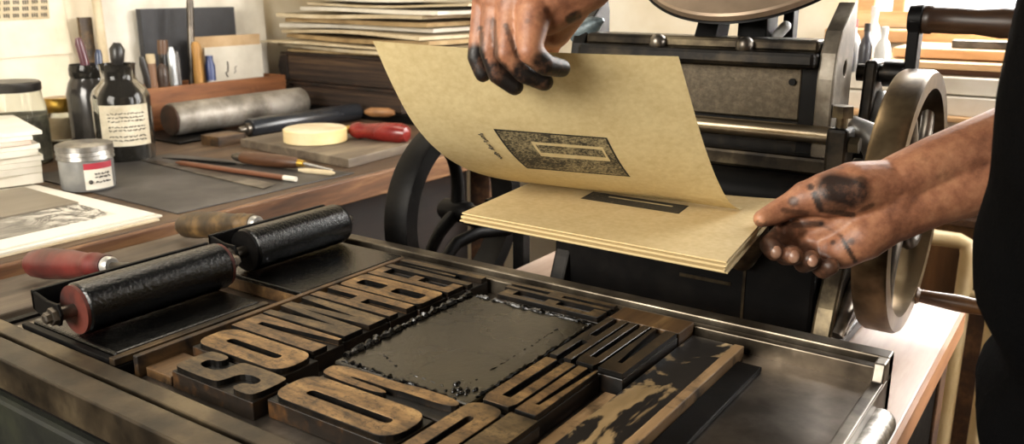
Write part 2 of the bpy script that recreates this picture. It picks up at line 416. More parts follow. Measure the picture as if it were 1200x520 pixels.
def lets(kind, a, b):
    """letter outline(s) in a box a (long) by b (short); returns list of (outer, holes)"""
    sc = lambda P: [(x * a, y * b) for x, y in P]
    if kind == 'O': return [(rr(0, a, 0, b, b * .36), [rr(a * .2, a * .8, b * .40, b * .60, b * .09)])]
    if kind == 'D': return [(rr(0, a, 0, b, b * .36), [rr(a * .18, a * .86, b * .36, b * .54, b * .08)])]
    if kind == 'B': return [(rr(0, a, 0, b, b * .16), [rr(a * .11, a * .43, b * .30, b * .66, b * .1), rr(a * .55, a * .90, b * .30, b * .66, b * .1)])]
    P = {
        'S': [(0, .1), (.06, 0), (.5, 0), (.58, .08), (.6, .62), (.84, .66), (.86, .36), (.74, .32), (.74, 0), (.94, 0), (1, .12), (1, .9), (.95, 1), (.48, 1), (.42, .92), (.42, .36), (.16, .32), (.14, .66), (.27, .7), (.27, 1), (.06, 1), (0, .9)],
        'L': [(0, 0), (1, 0), (1, .48), (.17, .44), (.17, .60), (1, .86), (1, 1), (0, 1)],
        'W': [(0, 0), (1, .03), (1, .43), (.28, .5), (1, .57), (1, .97), (0, 1), (0, .84), (.74, .73), (0, .62), (0, .38), (.74, .27), (0, .16)],
        'H': [(0, 0), (1, 0), (1, .34), (.54, .34), (.54, .66), (1, .66), (1, 1), (0, 1), (0, .66), (.40, .66), (.40, .34), (0, .34)],
        'E': [(0, 0), (1, 0), (1, 1), (.88, 1), (.88, .42), (.56, .42), (.56, .9), (.44, .9), (.44, .42), (.12, .42), (.12, 1), (0, 1)],
        'N': [(0, 0), (1, 0), (1, .3), (.3, .3), (1, .68), (1, 1), (0, 1), (0, .7), (.7, .7), (0, .32)],
        'M': [(0, 0), (1, 0), (1, .27), (.2, .30), (.75, .46), (.75, .54), (.2, .70), (1, .73), (1, 1), (0, 1), (0, .73), (.6, .57), (.6, .55), (0, .5), (.6, .45), (.6, .43), (0, .27)],
        'U': [(0, .1), (.08, 0), (1, 0), (1, .36), (.15, .36), (.15, .62), (1, .62), (1, 1), (.08, 1), (0, .9)],
        'R': [(0, .14), (.1, 0), (.52, 0), (.56, .3), (.22, .3), (.22, .42), (.56, .42), (.6, .5), (1, .5), (1, 1), (.66, 1), (.52, .86), (0, .86)],
        'I': [(0, 0), (1, 0), (1, 1), (0, 1)],
    }[kind]
    if kind in 'SR':
        for _ in range(2): P = [q for i in range(len(P)) for q in ((P[i][0] * .75 + P[(i + 1) % len(P)][0] * .25, P[i][1] * .75 + P[(i + 1) % len(P)][1] * .25), (P[i][0] * .25 + P[(i + 1) % len(P)][0] * .75, P[i][1] * .25 + P[(i + 1) % len(P)][1] * .75))]
    return [(sc(P), [])]
GL = {'S': 'S', 'O': 'O'}
def sort(kind, x0, x1, y0, y1, label, group=None, along='x', top=TOP, face=0, flip=False, depth=.0065, inset=.0024):
    t = thing('wood_type', label, 'type block', ((x0 + x1) / 2, (y0 + y1) / 2, 0), group)
    g = .0008
    m = MB(); m.box(x0 + g, x1 - g, y0 + g, y1 - g, 0.0002, top - depth); m.mi[1] = 1; m.build('block', [M_block, M_recess_shade], t, bevel=.001)
    a, b = (x1 - x0, y1 - y0) if along == 'x' else (y1 - y0, x1 - x0)
    a -= 2 * inset; b -= 2 * inset * .6
    m = MB()
    for o, h in lets(kind, a, b):
        if along == 'x':
            fr = lambda p, q, z: (x0 + inset + p, (y1 - inset * .6 - q) if flip else (y0 + inset * .6 + q), top - depth + z)
        else:
            fr = lambda p, q, z: ((x1 - inset * .6 - q) if flip else (x0 + inset * .6 + q), y0 + inset + p, top - depth + z)
        m.prism(o, h, fr, depth, side_mi=1)
    o = m.build('letter_face', [M_face[face], M_recess_shade], t, bevel=.0005, seg=1)
    return t
# first row beside the ink slabs
row = [('S', -.803, -.668, .507, .560, 2, 'wooden type block at the near end of the long row, hooked letter, dark front side'),
       ('O', -.842, -.690, .561, .618, 1, 'wooden type O with one long slot, second block of the long row'),
       ('L', -.848, -.700, .619, .668, 0, 'wooden type block just beyond the slotted O, one broad stem and foot'),
       ('W', -.850, -.703, .669, .748, 2, 'wooden type block with long narrow wedge cuts, middle of the long row'),
       ('H', -.851, -.703, .749, .800, 0, 'wooden type H with open slots at both ends, in the long row'),
       ('B', -.851, -.700, .801, .858, 1, 'wooden type B with two oblong counters, in the long row'),
       ('E', -.852, -.698, .859, .896, 0, 'narrow wooden type E just beyond the two-counter B'),
       ('M', -.852, -.694, .897, .944, 2, 'grooved wooden type block second from the far end of the long row'),
       ('N', -.846, -.679, .9445, .9515, 0, '')]
for k, x0, x1, y0, y1, fc, lb in row[:-1]: sort(k, x0, x1, y0, y1, lb, 'wooden type blocks set in the forme', face=fc)
# second column and the rest
G = 'wooden type blocks set in the forme'
sort('D', -.664, -.494, .521, .583, 'large wooden type O with rounded ends at the near edge of the forme', G, face=1)
sort('R', -.660, -.486, .584, .622, 'wooden type block with a branching stroke between the large rounded O and the inked plate', G, face=1)
sort('O', -.485, -.440, .480, .632, 'rounded wooden type block at the bottom edge beside the large O', G, 'y', face=0)
sort('I', -.439, -.404, .480, .632, 'plain wooden type block at the bottom edge, right of its rounded neighbour', G, 'y', face=2)
sort('U', -.481, -.440, .634, .762, 'wooden type block touching the near right corner of the inked plate', G, 'y', face=0, flip=True)
sort('L', -.439, -.412, .634, .762, 'slim wooden type block between the inked plate corner and the pale furniture', G, 'y', face=0)
sort('H', -.481, -.450, .764, .905, 'grooved wooden type block along the right edge of the inked plate', G, 'y', face=3, top=.028)
sort('U', -.4495, -.420, .764, .905, 'grooved wooden type block, middle one of three right of the inked plate', G, 'y', face=3, top=.028)
sort('L', -.4195, -.386, .764, .905, 'tall wooden type block with a bare side facing the pale stained furniture', G, 'y', face=3, top=.028, flip=True)
sort('E', -.646, -.488, .893, .921, 'dark grooved wooden type strip along the far edge of the inked plate', G, face=2)
sort('H', -.654, -.488, .9215, .949, 'dark grooved wooden type strip against the far rail', G, face=2)

# inked plate in the middle
M_plate = noisy('olive_ink', '0d0b06', '18140b', '262113', scale=6, rough=.27, metal=.0, bump=.25, bscale=150, bdist=.0012, stretch=(1, 1, 1), Specular_IOR_Level=.5)
t = thing('inked_plate', 'flat plate coated with olive black ink in the middle of the wooden type', 'plate', (-.58, .75, 0))
m = MB(); m.box(-.676, -.486, .626, .887, .0002, .021); m.build('plate', M_plate, t, bevel=.003)
rnd = random.Random(3)
def bead(pts, r):
    P = []; R = []
    for (a, b) in zip(pts[:-1], pts[1:]):
        a = Vector(a); b = Vector(b); n = max(2, int((b - a).length / .0035))
        for i in range(n): P.append(a.lerp(b, i / n) + Vector((rnd.uniform(-.0014, .0014), rnd.uniform(-.0014, .0014), rnd.uniform(-.0014, .0006)))); R.append(r * rnd.uniform(.45, 1.35))
    m = MB(); m.tube(P, R, 8); return m
for pts, r in (([(-.672, .64, .0215), (-.678, .75, .022), (-.680, .885, .022)], .0052), ([(-.670, .884, .0215), (-.49, .884, .0215)], .0034), ([(-.490, .88, .0225), (-.490, .64, .0215)], .0026), ([(-.667, .632, .021), (-.50, .629, .021)], .0028), ([(-.52, .86, .0205), (-.515, .66, .0205)], .0012), ([(-.66, .68, .0205), (-.60, .65, .0205), (-.53, .645, .0205)], .0012)):
    bead(pts, r).build('ink_ridge', M_ink, t, smooth=True)
blob = MB()
for k in range(16): blob.sphere((-.515 + rnd.uniform(-.014, .014), .652 + rnd.uniform(-.014, .014), .021), rnd.uniform(.0018, .004), 10)
blob.build('ink_blobs', M_ink, t, smooth=True)

# furniture and spacing sticks
M_stick = wood('furniture_amber', '22170d', '553d22', '8c6e45', 'y', 18, .5, .3, stain='140d08', stain_amt=.4, stain_scale=20)
M_pale = wood('furniture_pale', '6e553a', '9a7c58', 'bfa37c', 'y', 16, .5, .3, stain='1f1a15', stain_amt=.42, stain_scale=16)
def stick(x0, x1, y0, y1, h, label, mat, z=0.0002):
    m = MB(); m.box(x0, x1, y0, y1, z, h); o = m.build('wooden_furniture', mat, bevel=.0012); tag(o, label, 'spacing strip', 'wooden furniture strips in the press bed'); return o
stick(-.8625, -.854, .500, .946, .0265, 'amber wooden strip between the black ink slabs and the long type row', M_stick)
stick(-.852, -.806, .508, .557, .012, 'short low wooden block beside the hooked type block at the row end', M_stick)
stick(-.481, -.386, .9065, .950, .0265, 'amber scratched wooden block at the far end of the three grooved type blocks', M_stick)
stick(-.402, -.386, .48, .755, .008, 'low pale wooden strip tight along the bare sides of the type blocks', M_pale)
M_stain = None
g = N('furniture_stained'); v = g.coord((1, .2, 1)); f1 = g.noise(v, 20, 6, .6, .3)
c0 = g.ramp(f1, [(.3, '75603f'), (.5, '9c8460'), (.7, 'bda680')]); sm = g.ramp(g.noise(g.coord((1, .45, 1)), 15, 5, .6, .8), [(.462, (0, 0, 0)), (.492, (1, 1, 1))])
g.bump(f1, .25, .001); M_stain = g.fin(g.mix(sm, c0, '1b1a1b'), .32)
stick(-.384, -.329, .48, .942, .013, 'broad pale wooden board half covered with black ink stains', M_stain)
stick(-.3285, -.3165, .48, .936, .017, 'narrow pale upright strip along the ink stained board', M_pale)
stick(-.3155, -.287, .48, .915, .006, 'black strip lying flat beside the bare bed plate', M_black)

# ink slabs
t = thing('ink_slab', 'low black ink slab with raised edge under the nearer brayer', 'ink slab', (-.94, .58, 0), 'ink slabs under the brayers')
m = MB(); m.box(-1.07, -.869, .482, .70, .0002, .017); m.build('slab', M_black, t, bevel=.002)
m = MB(); m.box(-1.062, -.882, .492, .695, .0165, .0265); m.build('ink_film', M_ink, t, bevel=.003)
m = MB(); m.box(-.880, -.869, .482, .70, .017, .026); m.build('edge_strip', noisy('slab_edge', '15110c', '2e2418', '55432c', scale=25, rough=.4, metal=.3, bump=.2), t, bevel=.001)
m = MB(); m.box(-1.07, -.881, .4822, .491, .017, .023); m.build('edge_strip', M_black, t, bevel=.001)
t = thing('ink_slab', 'raised black ink slab on an amber wooden base under the farther brayer', 'ink slab', (-.96, .85, 0), 'ink slabs under the brayers')
m = MB(); m.box(-1.07, -.866, .752, .9505, .0002, .020); m.build('base', M_stick, t, bevel=.002)
m = MB(); m.box(-1.073, -.8635, .748, .9505, .020, .0268); m.build('slab', M_ink, t, bevel=.0015)

# ================================================================ brayers
def brayer(xr, y0, y1, label, mh, end_mat, ferr, butt):
    t = thing('brayer', label, 'ink roller', (xr, (y0 + y1) / 2, .0265), 'black ink rollers on the slabs')
    R = .0315; z = .0272 + R
    m = MB(); m.lathe((xr, y0, z), (xr, y1, z), [(0, R * .93), (.012, R), (.988, R), (1, R * .93)], 40); m.build('roller', M_ink, t, smooth=True)
    for ya_, yb_ in ((y0 - .004, y0), (y1, y1 + .004)): m = MB(); m.cyl((xr, ya_, z), (xr, yb_, z), R * .94, 32); m.build('end_disc', end_mat, t, smooth=True)
    fx = xr - R - .016; zt = z + .009; za = z + .002
    m = MB()
    ya, yb = y0 - .026, y1 + .018
    m.box(fx - .003, fx + .003, ya, yb, zt - .012, zt + .012)
    for yy, s in ((ya, 1), (yb, -1)):
        m.prism([(fx - .003, zt - .012), (fx + .03, za - .014), (xr + .006, za - .014), (xr + .012, za), (xr + .006, za + .012), (fx + .03, za + .012), (fx - .003, zt + .012)], [], lambda a, b, c: (a, yy + s * c, b), .004)
    m.build('frame', M_black, t, bevel=.001)
    for yy, s in ((ya, -1), (yb, 1)):
        m = MB(); m.lathe((xr, yy, z), (xr, yy + s * .014, z), [(0, .0105), (.45, .0105), (.46, .007), (.9, .007), (1, .004)], 6); m.build('axle_nut', M_steel_d, t)
        m = MB(); m.cyl((xr, yy, z), (xr, yy - s * .024, z), .008, 16); m.build('axle', M_steel_d, t, smooth=True)
    F = Vector(ferr); B = Vector(butt); d = (B - F).normalized()
    m = MB(); m.tube([(fx, (y0 + y1) / 2, zt), (fx - .02, F.y, zt - .003), F], .005, 10); m.build('tang', M_steel_d, t, smooth=True)
    m = MB(); m.lathe(F, B, [(0, .0145), (.03, .0165), (.12, .0165), (.13, .018), (.2, .018), (.22, .0165), (.45, .0215), (.75, .0235), (.9, .0215), (.97, .0155), (1, .006)], 28); hd = m.build('handle', mh, t, smooth=True)
    m = MB(); m.lathe(F - d * .012, F + d * .004, [(0, .010), (.2, .0125), (1, .0135)], 20); m.build('ferrule', M_steel, hd, smooth=True)
    return t
M_redh = noisy('red_handle', '1e0807', '461412', '621f1b', scale=14, rough=.42, bump=.2, bscale=40)
M_olvh = noisy('olive_handle', '1a130b', '3a2b17', '6e5430', scale=22, rough=.5, bump=.3, bscale=40)
brayer(-.967, .500, .700, 'brayer with red wooden handle and glossy black roller, nearer of the two', M_redh, noisy('rust_disc', '1c0805', '45170d', '5e2415', scale=20, rough=.6, bump=.1), (-1.112, .625, .052), (-1.335, .628, .0135))
brayer(-.994, .767, .945, 'brayer with worn brown handle and glossy black roller, farther from the camera', M_olvh, M_black, (-1.122, .885, .052), (-1.335, .893, .0135))
# ================================================================ small cast-iron cylinder press on the table
t = thing('printing_press', 'black cast iron hand press with flywheel and round ink disc, on the pale table', 'printing press', (-.53, 1.3, -.07))
PF = 1.25
# feet and side frames
for x0 in (-.722, -.30):
    m = MB(); m.box(x0 - .004, x0 + .036, 1.13, 1.455, -.0698, -.05); m.build('foot', M_iron, t, bevel=.004)
    # curved side frame with an open arch
    out = [(1.14, -.05), (1.2, -.05), (1.225, .02), (1.27, .07), (1.32, .075), (1.37, .03), (1.39, -.05), (1.45, -.05), (1.43, .02), (1.41, .10), (1.40, .135), (1.25, .135), (1.235, .10), (1.19, .06), (1.16, .0)]
    m = MB(); m.prism(out, [], lambda y, z, x: (x0 + .002 + x, y, z), .028); m.build('side_frame', M_iron2 if x0 > -.5 else M_iron, t, bevel=.004)
m = MB(); m.tube([(-.268, 1.16, -.035), (-.262, 1.2, .01), (-.258, 1.27, .055), (-.258, 1.34, .07)], .011, 10); m.build('frame_rib', M_steel_d, t, smooth=True)
m = MB(); m.tube([(-.268, 1.19, -.04), (-.262, 1.24, -.01), (-.258, 1.3, .03), (-.258, 1.4, .10)], .009, 10); m.build('frame_rib', M_steel, t, smooth=True)
m = MB(); m.box(-.722, -.302, 1.165, 1.19, -.06, .115); fa_ = m.build('front_apron', M_black, t, bevel=.006)
m = MB(); m.box(-.72, -.30, 1.192, 1.40, -.02, .06); m.build('inner_body', M_black, t, bevel=.01)
for q in ((-.68, -.62, .03, .034), (-.5, -.42, .005, .010), (-.403, -.399, -.05, .06)): m = MB(); m.box(q[0], q[1], 1.163, 1.1655, q[2], q[3]); m.build('apron_rib', M_iron2, fa_)
m = MB(); m.lathe((-.40, 1.14, .085), (-.30, 1.14, .085), [(0, .008), (.1, .01), (.9, .01), (1, .008)], 16); m.build('gripper_bar', M_steel_d, t, smooth=True)
m = MB(); m.lathe((-.405, 1.15, .055), (-.355, 1.10, .12), [(0, .022), (.4, .02), (.8, .012), (1, .004)], 16); m.build('gripper', M_iron2, t, smooth=True)
# rollers and bars
def bar_x(name, x0, x1, y, z, r, mat, n=28): 
    m = MB(); m.lathe((x0, y, z), (x1, y, z), [(0, r * .9), (.01, r), (.99, r), (1, r * .9)], n); return m.build(name, mat, t, smooth=True)
bar_x('impression_roller', -.74, -.315, 1.235, .128, .038, M_black)
bar_x('form_roller', -.74, -.315, 1.30, .145, .03, M_black)
m = MB(); m.box(-.735, -.300, 1.228, 1.262, .166, .192); m.build('flat_bar', M_iron2, t, bevel=.005)
bar_x('guide_rod', -.735, -.315, 1.238, .2235, .0125, noisy('polished_rod', '4a4032', '8a7b64', 'c0b39b', scale=9, rough=.3, metal=.9, bump=.06, stretch=(.3, 1, 1)))
# plate with dark frame
m = MB(); m.box(-.70, -.372, 1.262, 1.275, .236, .312); fp = m.build('front_plate', M_bronze, t, bevel=.003)
m = MB(); m.cyl((-.385, 1.2575, .292), (-.385, 1.263, .292), .005, 16); m.build('plate_screw', M_black, fp)
m = MB(); m.cyl((-.60, 1.2575, .292), (-.60, 1.263, .292), .005, 16); m.build('plate_screw', M_black, fp)
m = MB(); m.box(-.372, -.346, 1.255, 1.33, .14, .318); m.build('plate_post', M_black, t, bevel=.002)
m = MB(); m.box(-.72, -.346, 1.272, 1.40, .15, .318); m.build('upper_body', M_iron, t, bevel=.004)
# heavy top rail and its bolts
m = MB(); m.box(-.722, -.347, 1.225, 1.30, .314, .336); tr_ = m.build('top_rail', M_iron, t, bevel=.006)
m = MB(); m.box(-.716, -.347, 1.243, 1.30, .334, .352); m.build('rail_step', M_iron2, t, bevel=.005)
for x in (-.588, -.451):
    m = MB(); m.lathe((x, 1.244, .336), (x, 1.23, .352), [(0, .013), (.2, .014), (.55, .013), (.85, .008), (1, .002)], 20); m.build('bolt', M_steel_d, tr_, smooth=True)
# cheeks
ck = [(1.24, .10), (1.24, .30), (1.246, .335), (1.262, .365), (1.315, .402), (1.326, .402), (1.332, .385), (1.332, .10)]
M_cheek = noisy('cheek_steel', '3a342c', '625a4e', '8f887c', scale=14, rough=.5, metal=.5, bump=.12)
for x0, mm in ((-.346, M_cheek), (-.745, M_iron)):
    m = MB(); m.prism(ck, [[(1.292 + .008 * math.cos(a * PI / 6), .312 + .011 * math.sin(a * PI / 6)) for a in range(12)]], lambda y, z, x: (x0 + x, y, z), .024); m.build('cheek', [mm], t, bevel=.003)
# rod bracket with nuts
m = MB(); m.box(-.322, -.292, 1.222, 1.262, .125, .236); m.build('rod_bracket', M_iron, t, bevel=.005)
m = MB(); m.cyl((-.307, 1.242, .236), (-.307, 1.242, .250), .008, 14); m.lathe((-.307, 1.242, .250), (-.307, 1.242, .266), [(0, .016), (1, .015)], 6); m.build('bracket_screw', M_iron2, t)
m = MB(); m.lathe((-.292, 1.236, .214), (-.279, 1.236, .214), [(0, .0125), (1, .012)], 6); m.build('bracket_nut', M_iron2, t)
m = MB(); m.box(-.322, -.304, 1.262, 1.40, .13, .16); m.build('bearing_arm', M_iron, t, bevel=.006)
# drive shaft with collars and bright castings behind the cheek
m = MB(); m.lathe((-.33, 1.40, .298), (-.262, 1.40, .298), [(0, .013), (.999, .013), (1, .012)], 20); ds_ = m.build('drive_shaft', M_iron, t, smooth=True)
m = MB(); m.lathe((-.292, 1.40, .298), (-.262, 1.40, .298), [(0, .019), (.9, .019), (1, .016)], 24); m.build('shaft_collar', M_iron, ds_, smooth=True)
m = MB(); m.prism([(1.375, .318), (1.425, .318), (1.43, .27), (1.40, .22), (1.41, .12), (1.34, .10), (1.36, .21), (1.37, .26)], [], lambda y, z, x: (-.316 + x, y, z), .018); m.build('shaft_bracket', M_iron, t, bevel=.004)
m = MB(); m.tube([(-.30, 1.41, .262), (-.285, 1.39, .235), (-.272, 1.36, .215), (-.262, 1.34, .19), (-.255, 1.31, .15)], [.016, .021, .024, .022, .018], 12); m.build('casting_arm', M_steel, t, smooth=True)
m = MB(); m.tube([(-.31, 1.30, .235), (-.285, 1.30, .222), (-.265, 1.29, .20), (-.255, 1.27, .16)], [.012, .018, .022, .02], 12); m.build('casting_arm', M_steel, t, smooth=True)
m = MB(); m.lathe((-.29, 1.26, .172), (-.25, 1.26, .172), [(0, .02), (.9, .02), (1, .016)], 20); m.build('hub_boss', M_steel_d, t, smooth=True)
# flywheel
def wheel(x, cy, cz, R, wd, th, name, mat, spm, hubr=.036, nsp=5, ph=.3):
    m = MB(); n = 64; vs = []; fs = []
    for i in range(n):
        a = 2 * PI * i / n
        for r, xx in ((R - .003, x), (R, x - .005), (R, x - wd + .005), (R - .003, x - wd), (R - th, x - wd), (R - th, x)):
            vs.append((xx, cy + r * math.cos(a), cz + r * math.sin(a)))
    for i in range(n):
        j = (i + 1) % n
        for k in range(6): k2 = (k + 1) % 6; fs.append((i * 6 + k, j * 6 + k, j * 6 + k2, i * 6 + k2))
    m.add(vs, fs); w = m.build(name, mat, t, smooth=True)
    m = MB(); m.lathe((x - wd - .01, cy, cz), (x + .008, cy, cz), [(0, hubr * .8), (.1, hubr), (.9, hubr), (1, hubr * .75)], 28); m.build('hub', spm, w, smooth=True)
    for k in range(nsp):
        a0 = ph + 2 * PI * k / nsp; P = []
        for i in range(9):
            q = i / 8; a = a0 + .5 * q * q; r = hubr * .8 + (R - th * .7 - hubr * .8) * q; P.append((x - wd / 2, cy + r * math.cos(a), cz + r * math.sin(a)))
        m = MB(); m.tube(P, [.013 - .004 * i / 8 for i in range(9)], 10); m.build('spoke', spm, w, smooth=True)
    return w
M_wheel = noisy('flywheel_iron', '1a1611', '4a3d2c', '8a775a', scale=7, rough=.33, metal=.85, bump=.08)
wheel(-.2, 1.262, .138, .180, .042, .024, 'flywheel', M_wheel, M_steel_d)
m = MB(); m.cyl((-.30, 1.262, .138), (-.245, 1.262, .138), .018, 20); m.build('axle', M_iron, t, smooth=True)
m = MB(); m.lathe((-.206, 1.338, -.016), (-.095, 1.343, -.019), [(0, .011), (.06, .013), (.1, .0095), (.25, .0105), (.55, .0125), (.8, .011), (.95, .0095), (1, .005)], 24); m.build('turning_handle', wood('turned_handle', '2a1a0e', '5a3d22', '8a6238', 'x', 12, .4, .1), t, smooth=True)
wheel(-.93, 1.205, .03, .170, .05, .03, 'flywheel', M_black, M_black, ph=1.5, nsp=3, hubr=.02)
m = MB(); m.cyl((-.96, 1.205, .03), (-.79, 1.205, .03), .015, 20); m.build('axle', M_iron, t, smooth=True)
# crank on the drive shaft
m = MB(); m.prism([(1.388, .285), (1.414, .285), (1.418, .36), (1.424, .372), (1.42, .39), (1.404, .396), (1.386, .39), (1.382, .374), (1.386, .36)], [], lambda y, z, x: (-.264 + x, y, z), .016); ca_ = m.build('crank_arm', M_black, t, bevel=.002)
m = MB(); m.lathe((-.249, 1.402, .378), (-.12, 1.402, .374), [(0, .018), (.05, .0205), (.1, .0205), (.12, .0185), (.35, .0185), (.55, .0175), (.8, .021), (.95, .02), (1, .012)], 28); m.build('crank_handle', wood('crank_wood', '120b06', '2c1c10', '4e3620', 'x', 12, .4, .1), t, smooth=True)
m = MB(); m.lathe((-.266, 1.402, .378), (-.246, 1.402, .378), [(0, .019), (.9, .021), (1, .019)], 20); m.build('crank_boss', M_black, ca_, smooth=True)
# ink disc, tilted towards the viewer
tl = math.radians(38); cy, cz, R = 1.345, .497, .182
nrm = Vector((0, -math.sin(tl), math.cos(tl))); c = Vector((-.483, cy, cz))
m = MB(); m.lathe(c - nrm * .014, c, [(0, R * .97), (.2, R), (.8, R), (1, R - .003)], 72); m.build('ink_disc', noisy('disc_face', '6a5a48', '857360', '9c8a74', scale=5, rough=.45, metal=.5, bump=.05), t, smooth=True)
m = MB(); m.lathe(c - nrm * .016, c - nrm * .012, [(0, R), (.5, R + .003), (1, R + .001)], 72); m.build('disc_rim', M_black, t, smooth=True)
m = MB(); m.cyl(c - nrm * .06, c - nrm * .01, .05, 28); m.build('disc_hub', M_black, t, smooth=True)
m = MB(); m.prism([(1.25, .35), (1.30, .35), (1.33, .43), (1.295, .43)], [], lambda y, z, x: (-.535 + x, y, z), .034); m.build('disc_support', M_black, t, bevel=.002)
m = MB(); m.prism([(1.31, .31), (1.36, .31), (1.36, .425), (1.31, .425)], [], lambda y, z, x: (-.49 + x, y, z), .045); m.build('disc_support', M_black, t, bevel=.002)
m = MB(); m.box(-.433, -.417, 1.345, 1.37, .31, .46); m.build('disc_support', M_black, t, bevel=.002)
m = MB(); m.capsule((-.437, 1.335, .352), (-.425, 1.335, .366), .008, .008, 14); m.build('oil_cup', M_white, t, smooth=True)
# left end stop with bluish worn metal
m = MB(); m.lathe((-.755, 1.27, .345), (-.70, 1.27, .372), [(0, .016), (.3, .02), (.7, .014), (1, .003)], 20); m.build('end_fitting', noisy('bluish_metal', '2a3236', '6a777c', 'a2abb0', scale=22, rough=.45, metal=.4, bump=.2), t, smooth=True)
m = MB(); m.tube([(-.955, 1.17, -.05), (-.955, 1.2, -.03), (-.95, 1.26, -.023), (-.93, 1.33, -.03)], .012, 10); m.build('pedal_link', M_black, t, smooth=True)
m = MB(); m.box(-.885, -.862, 1.28, 1.305, ZF, .04); m.build('rear_post', M_black, t, bevel=.002)
m = MB(); m.box(-.92, -.80, 1.24, 1.262, .04, .05); m.build('delivery_bar', M_iron2, t, bevel=.002)
# ================================================================ printed sheets held over the bed
def paper_mat(name, base, dark, prints, shear=0.):
    """prints: list of (u0,u1,v0,v1,kind)"""
    g = N(name); uvn = g.n('ShaderNodeUVMap'); sep = g.n('ShaderNodeSeparateXYZ'); g.l(uvn.outputs[0], sep.inputs[0]); U = sep.outputs[0]; V = g.math('ADD', sep.outputs[1], g.math('MULTIPLY', g.math('SUBTRACT', U, .29), shear))
    v = g.coord(); f = g.noise(v, 30, 7, .7); f2 = g.noise(v, 190, 3)
    c = g.ramp(g.math('ADD', g.math('MULTIPLY', f, .5), g.math('MULTIPLY', f2, .5)), [(.36, dark), (.62, base)])
    def box(u0, u1, v0, v1):
        a = g.math('MULTIPLY', g.math('GREATER_THAN', U, u0), g.math('LESS_THAN', U, u1)); b = g.math('MULTIPLY', g.math('GREATER_THAN', V, v0), g.math('LESS_THAN', V, v1))
        return g.math('MULTIPLY', a, b)
    for (u0, u1, v0, v1, ink, mott, slots) in prints:
        mk = box(u0, u1, v0, v1)
        for s in slots: mk = g.math('SUBTRACT', mk, box(*s), True)
        # mottled letterpress ink, denser at its border
        e = .007
        inner = box(u0 + e, u1 - e, v0 + e, v1 - e)
        n1 = g.math('ADD', g.math('MULTIPLY', g.noise(v, 420, 3, .8), .6), g.math('MULTIPLY', g.noise(v, 45, 4, .7), .4))
        th = g.ramp(n1, [(.44 + mott, (.95, .95, .95)), (.60 + mott, (.40, .40, .40))])
        dens = g.math('MAXIMUM', th, g.math('SUBTRACT', 1.0, inner, True))
        c = g.mix(g.math('MULTIPLY', mk, dens), c, ink)
    return g, c, U, V, box
PR = []
g, c, U, V, box = paper_mat('cream_sheet_printed', 'd8c696', 'c8b382', [(.287, .678, .402, .660, '15130e', .0, [(.395, .645, .588, .604), (.395, .645, .515, .540), (.395, .405, .52, .60), (.637, .645, .52, .60)])], .05)
g.b.inputs['Roughness'].default_value = .85
M_sheet = g.fin(c, .85)
# translucency of thin paper
tr = g.n('ShaderNodeBsdfTranslucent'); g.l(c, tr.inputs['Color']); mx = g.n('ShaderNodeMixShader'); mx.inputs[0].default_value = .16
g.l(g.b.outputs[0], mx.inputs[1]); g.l(tr.outputs[0], mx.inputs[2]); g.l(mx.outputs[0], g.o.inputs['Surface'])
Lp = [onX(x, y, -.63 - .012 * k) for k, (x, y) in zip((0, 0, 0, 0, .3, .7, 1), ((437, 48), (460, 100), (485, 145), (515, 178), (550, 199), (590, 210), (625, 214)))]
Rp = [onX(x, y, -.345) for x, y in ((795, 66), (808, 112), (822, 160), (834, 195), (845, 220), (856, 238), (870, 247))]
def catmull(P, t):
    n = len(P) - 1; x = min(max(t, 0), 1) * n; i = min(int(x), n - 1); f = x - i
    p0, p1, p2, p3 = P[max(i - 1, 0)], P[i], P[i + 1], P[min(i + 2, n)]
    return .5 * ((2 * p1) + (p2 - p0) * f + (2 * p0 - 5 * p1 + 4 * p2 - p3) * f * f + (3 * p1 - p0 - 3 * p2 + p3) * f ** 3)
def sheet_pt(u, v):
    t = 1 - v
    p = catmull(Lp, t).lerp(catmull(Rp, t), u)
    p.z += .006 * math.sin(PI * u) * max(0, v - .6) * (-1)
    p.z = max(p.z, .1712)
    return p
m, uv = grid(60, 60, sheet_pt, lambda u, v: Vector((0, -.0007, .0005)))
t = thing('printed_sheet', 'cream sheet curled up from the stack, printed with a dark block and a handwritten line', 'paper', (-.5, .97, .17))
sh = m.build('sheet', M_sheet, t, smooth=True, uv=uv)
# handwritten line in ink beside the print
rnd = random.Random(11); m = MB()
for k in range(16):
    q = k / 15; P = []
    for i in range(6):
        a = i / 5; u = .228 + .006 * math.sin(a * 6 + k * 1.7) * (1 if k % 4 else 1.8); v = .635 - .15 * (q + a / 15)
        p = sheet_pt(u, v); nx = (sheet_pt(u + .01, v) - p).cross(sheet_pt(u, v + .01) - p).normalized(); nx = nx if nx.dot(Vector((0, 0, CZ)) - p) > 0 else -nx
        P.append(p + nx * .0005)
    if k not in (5, 10): m.tube(P, .00032, 5)
m.build('handwriting', plain('pen_ink', (.03, .025, .02), .7), t)

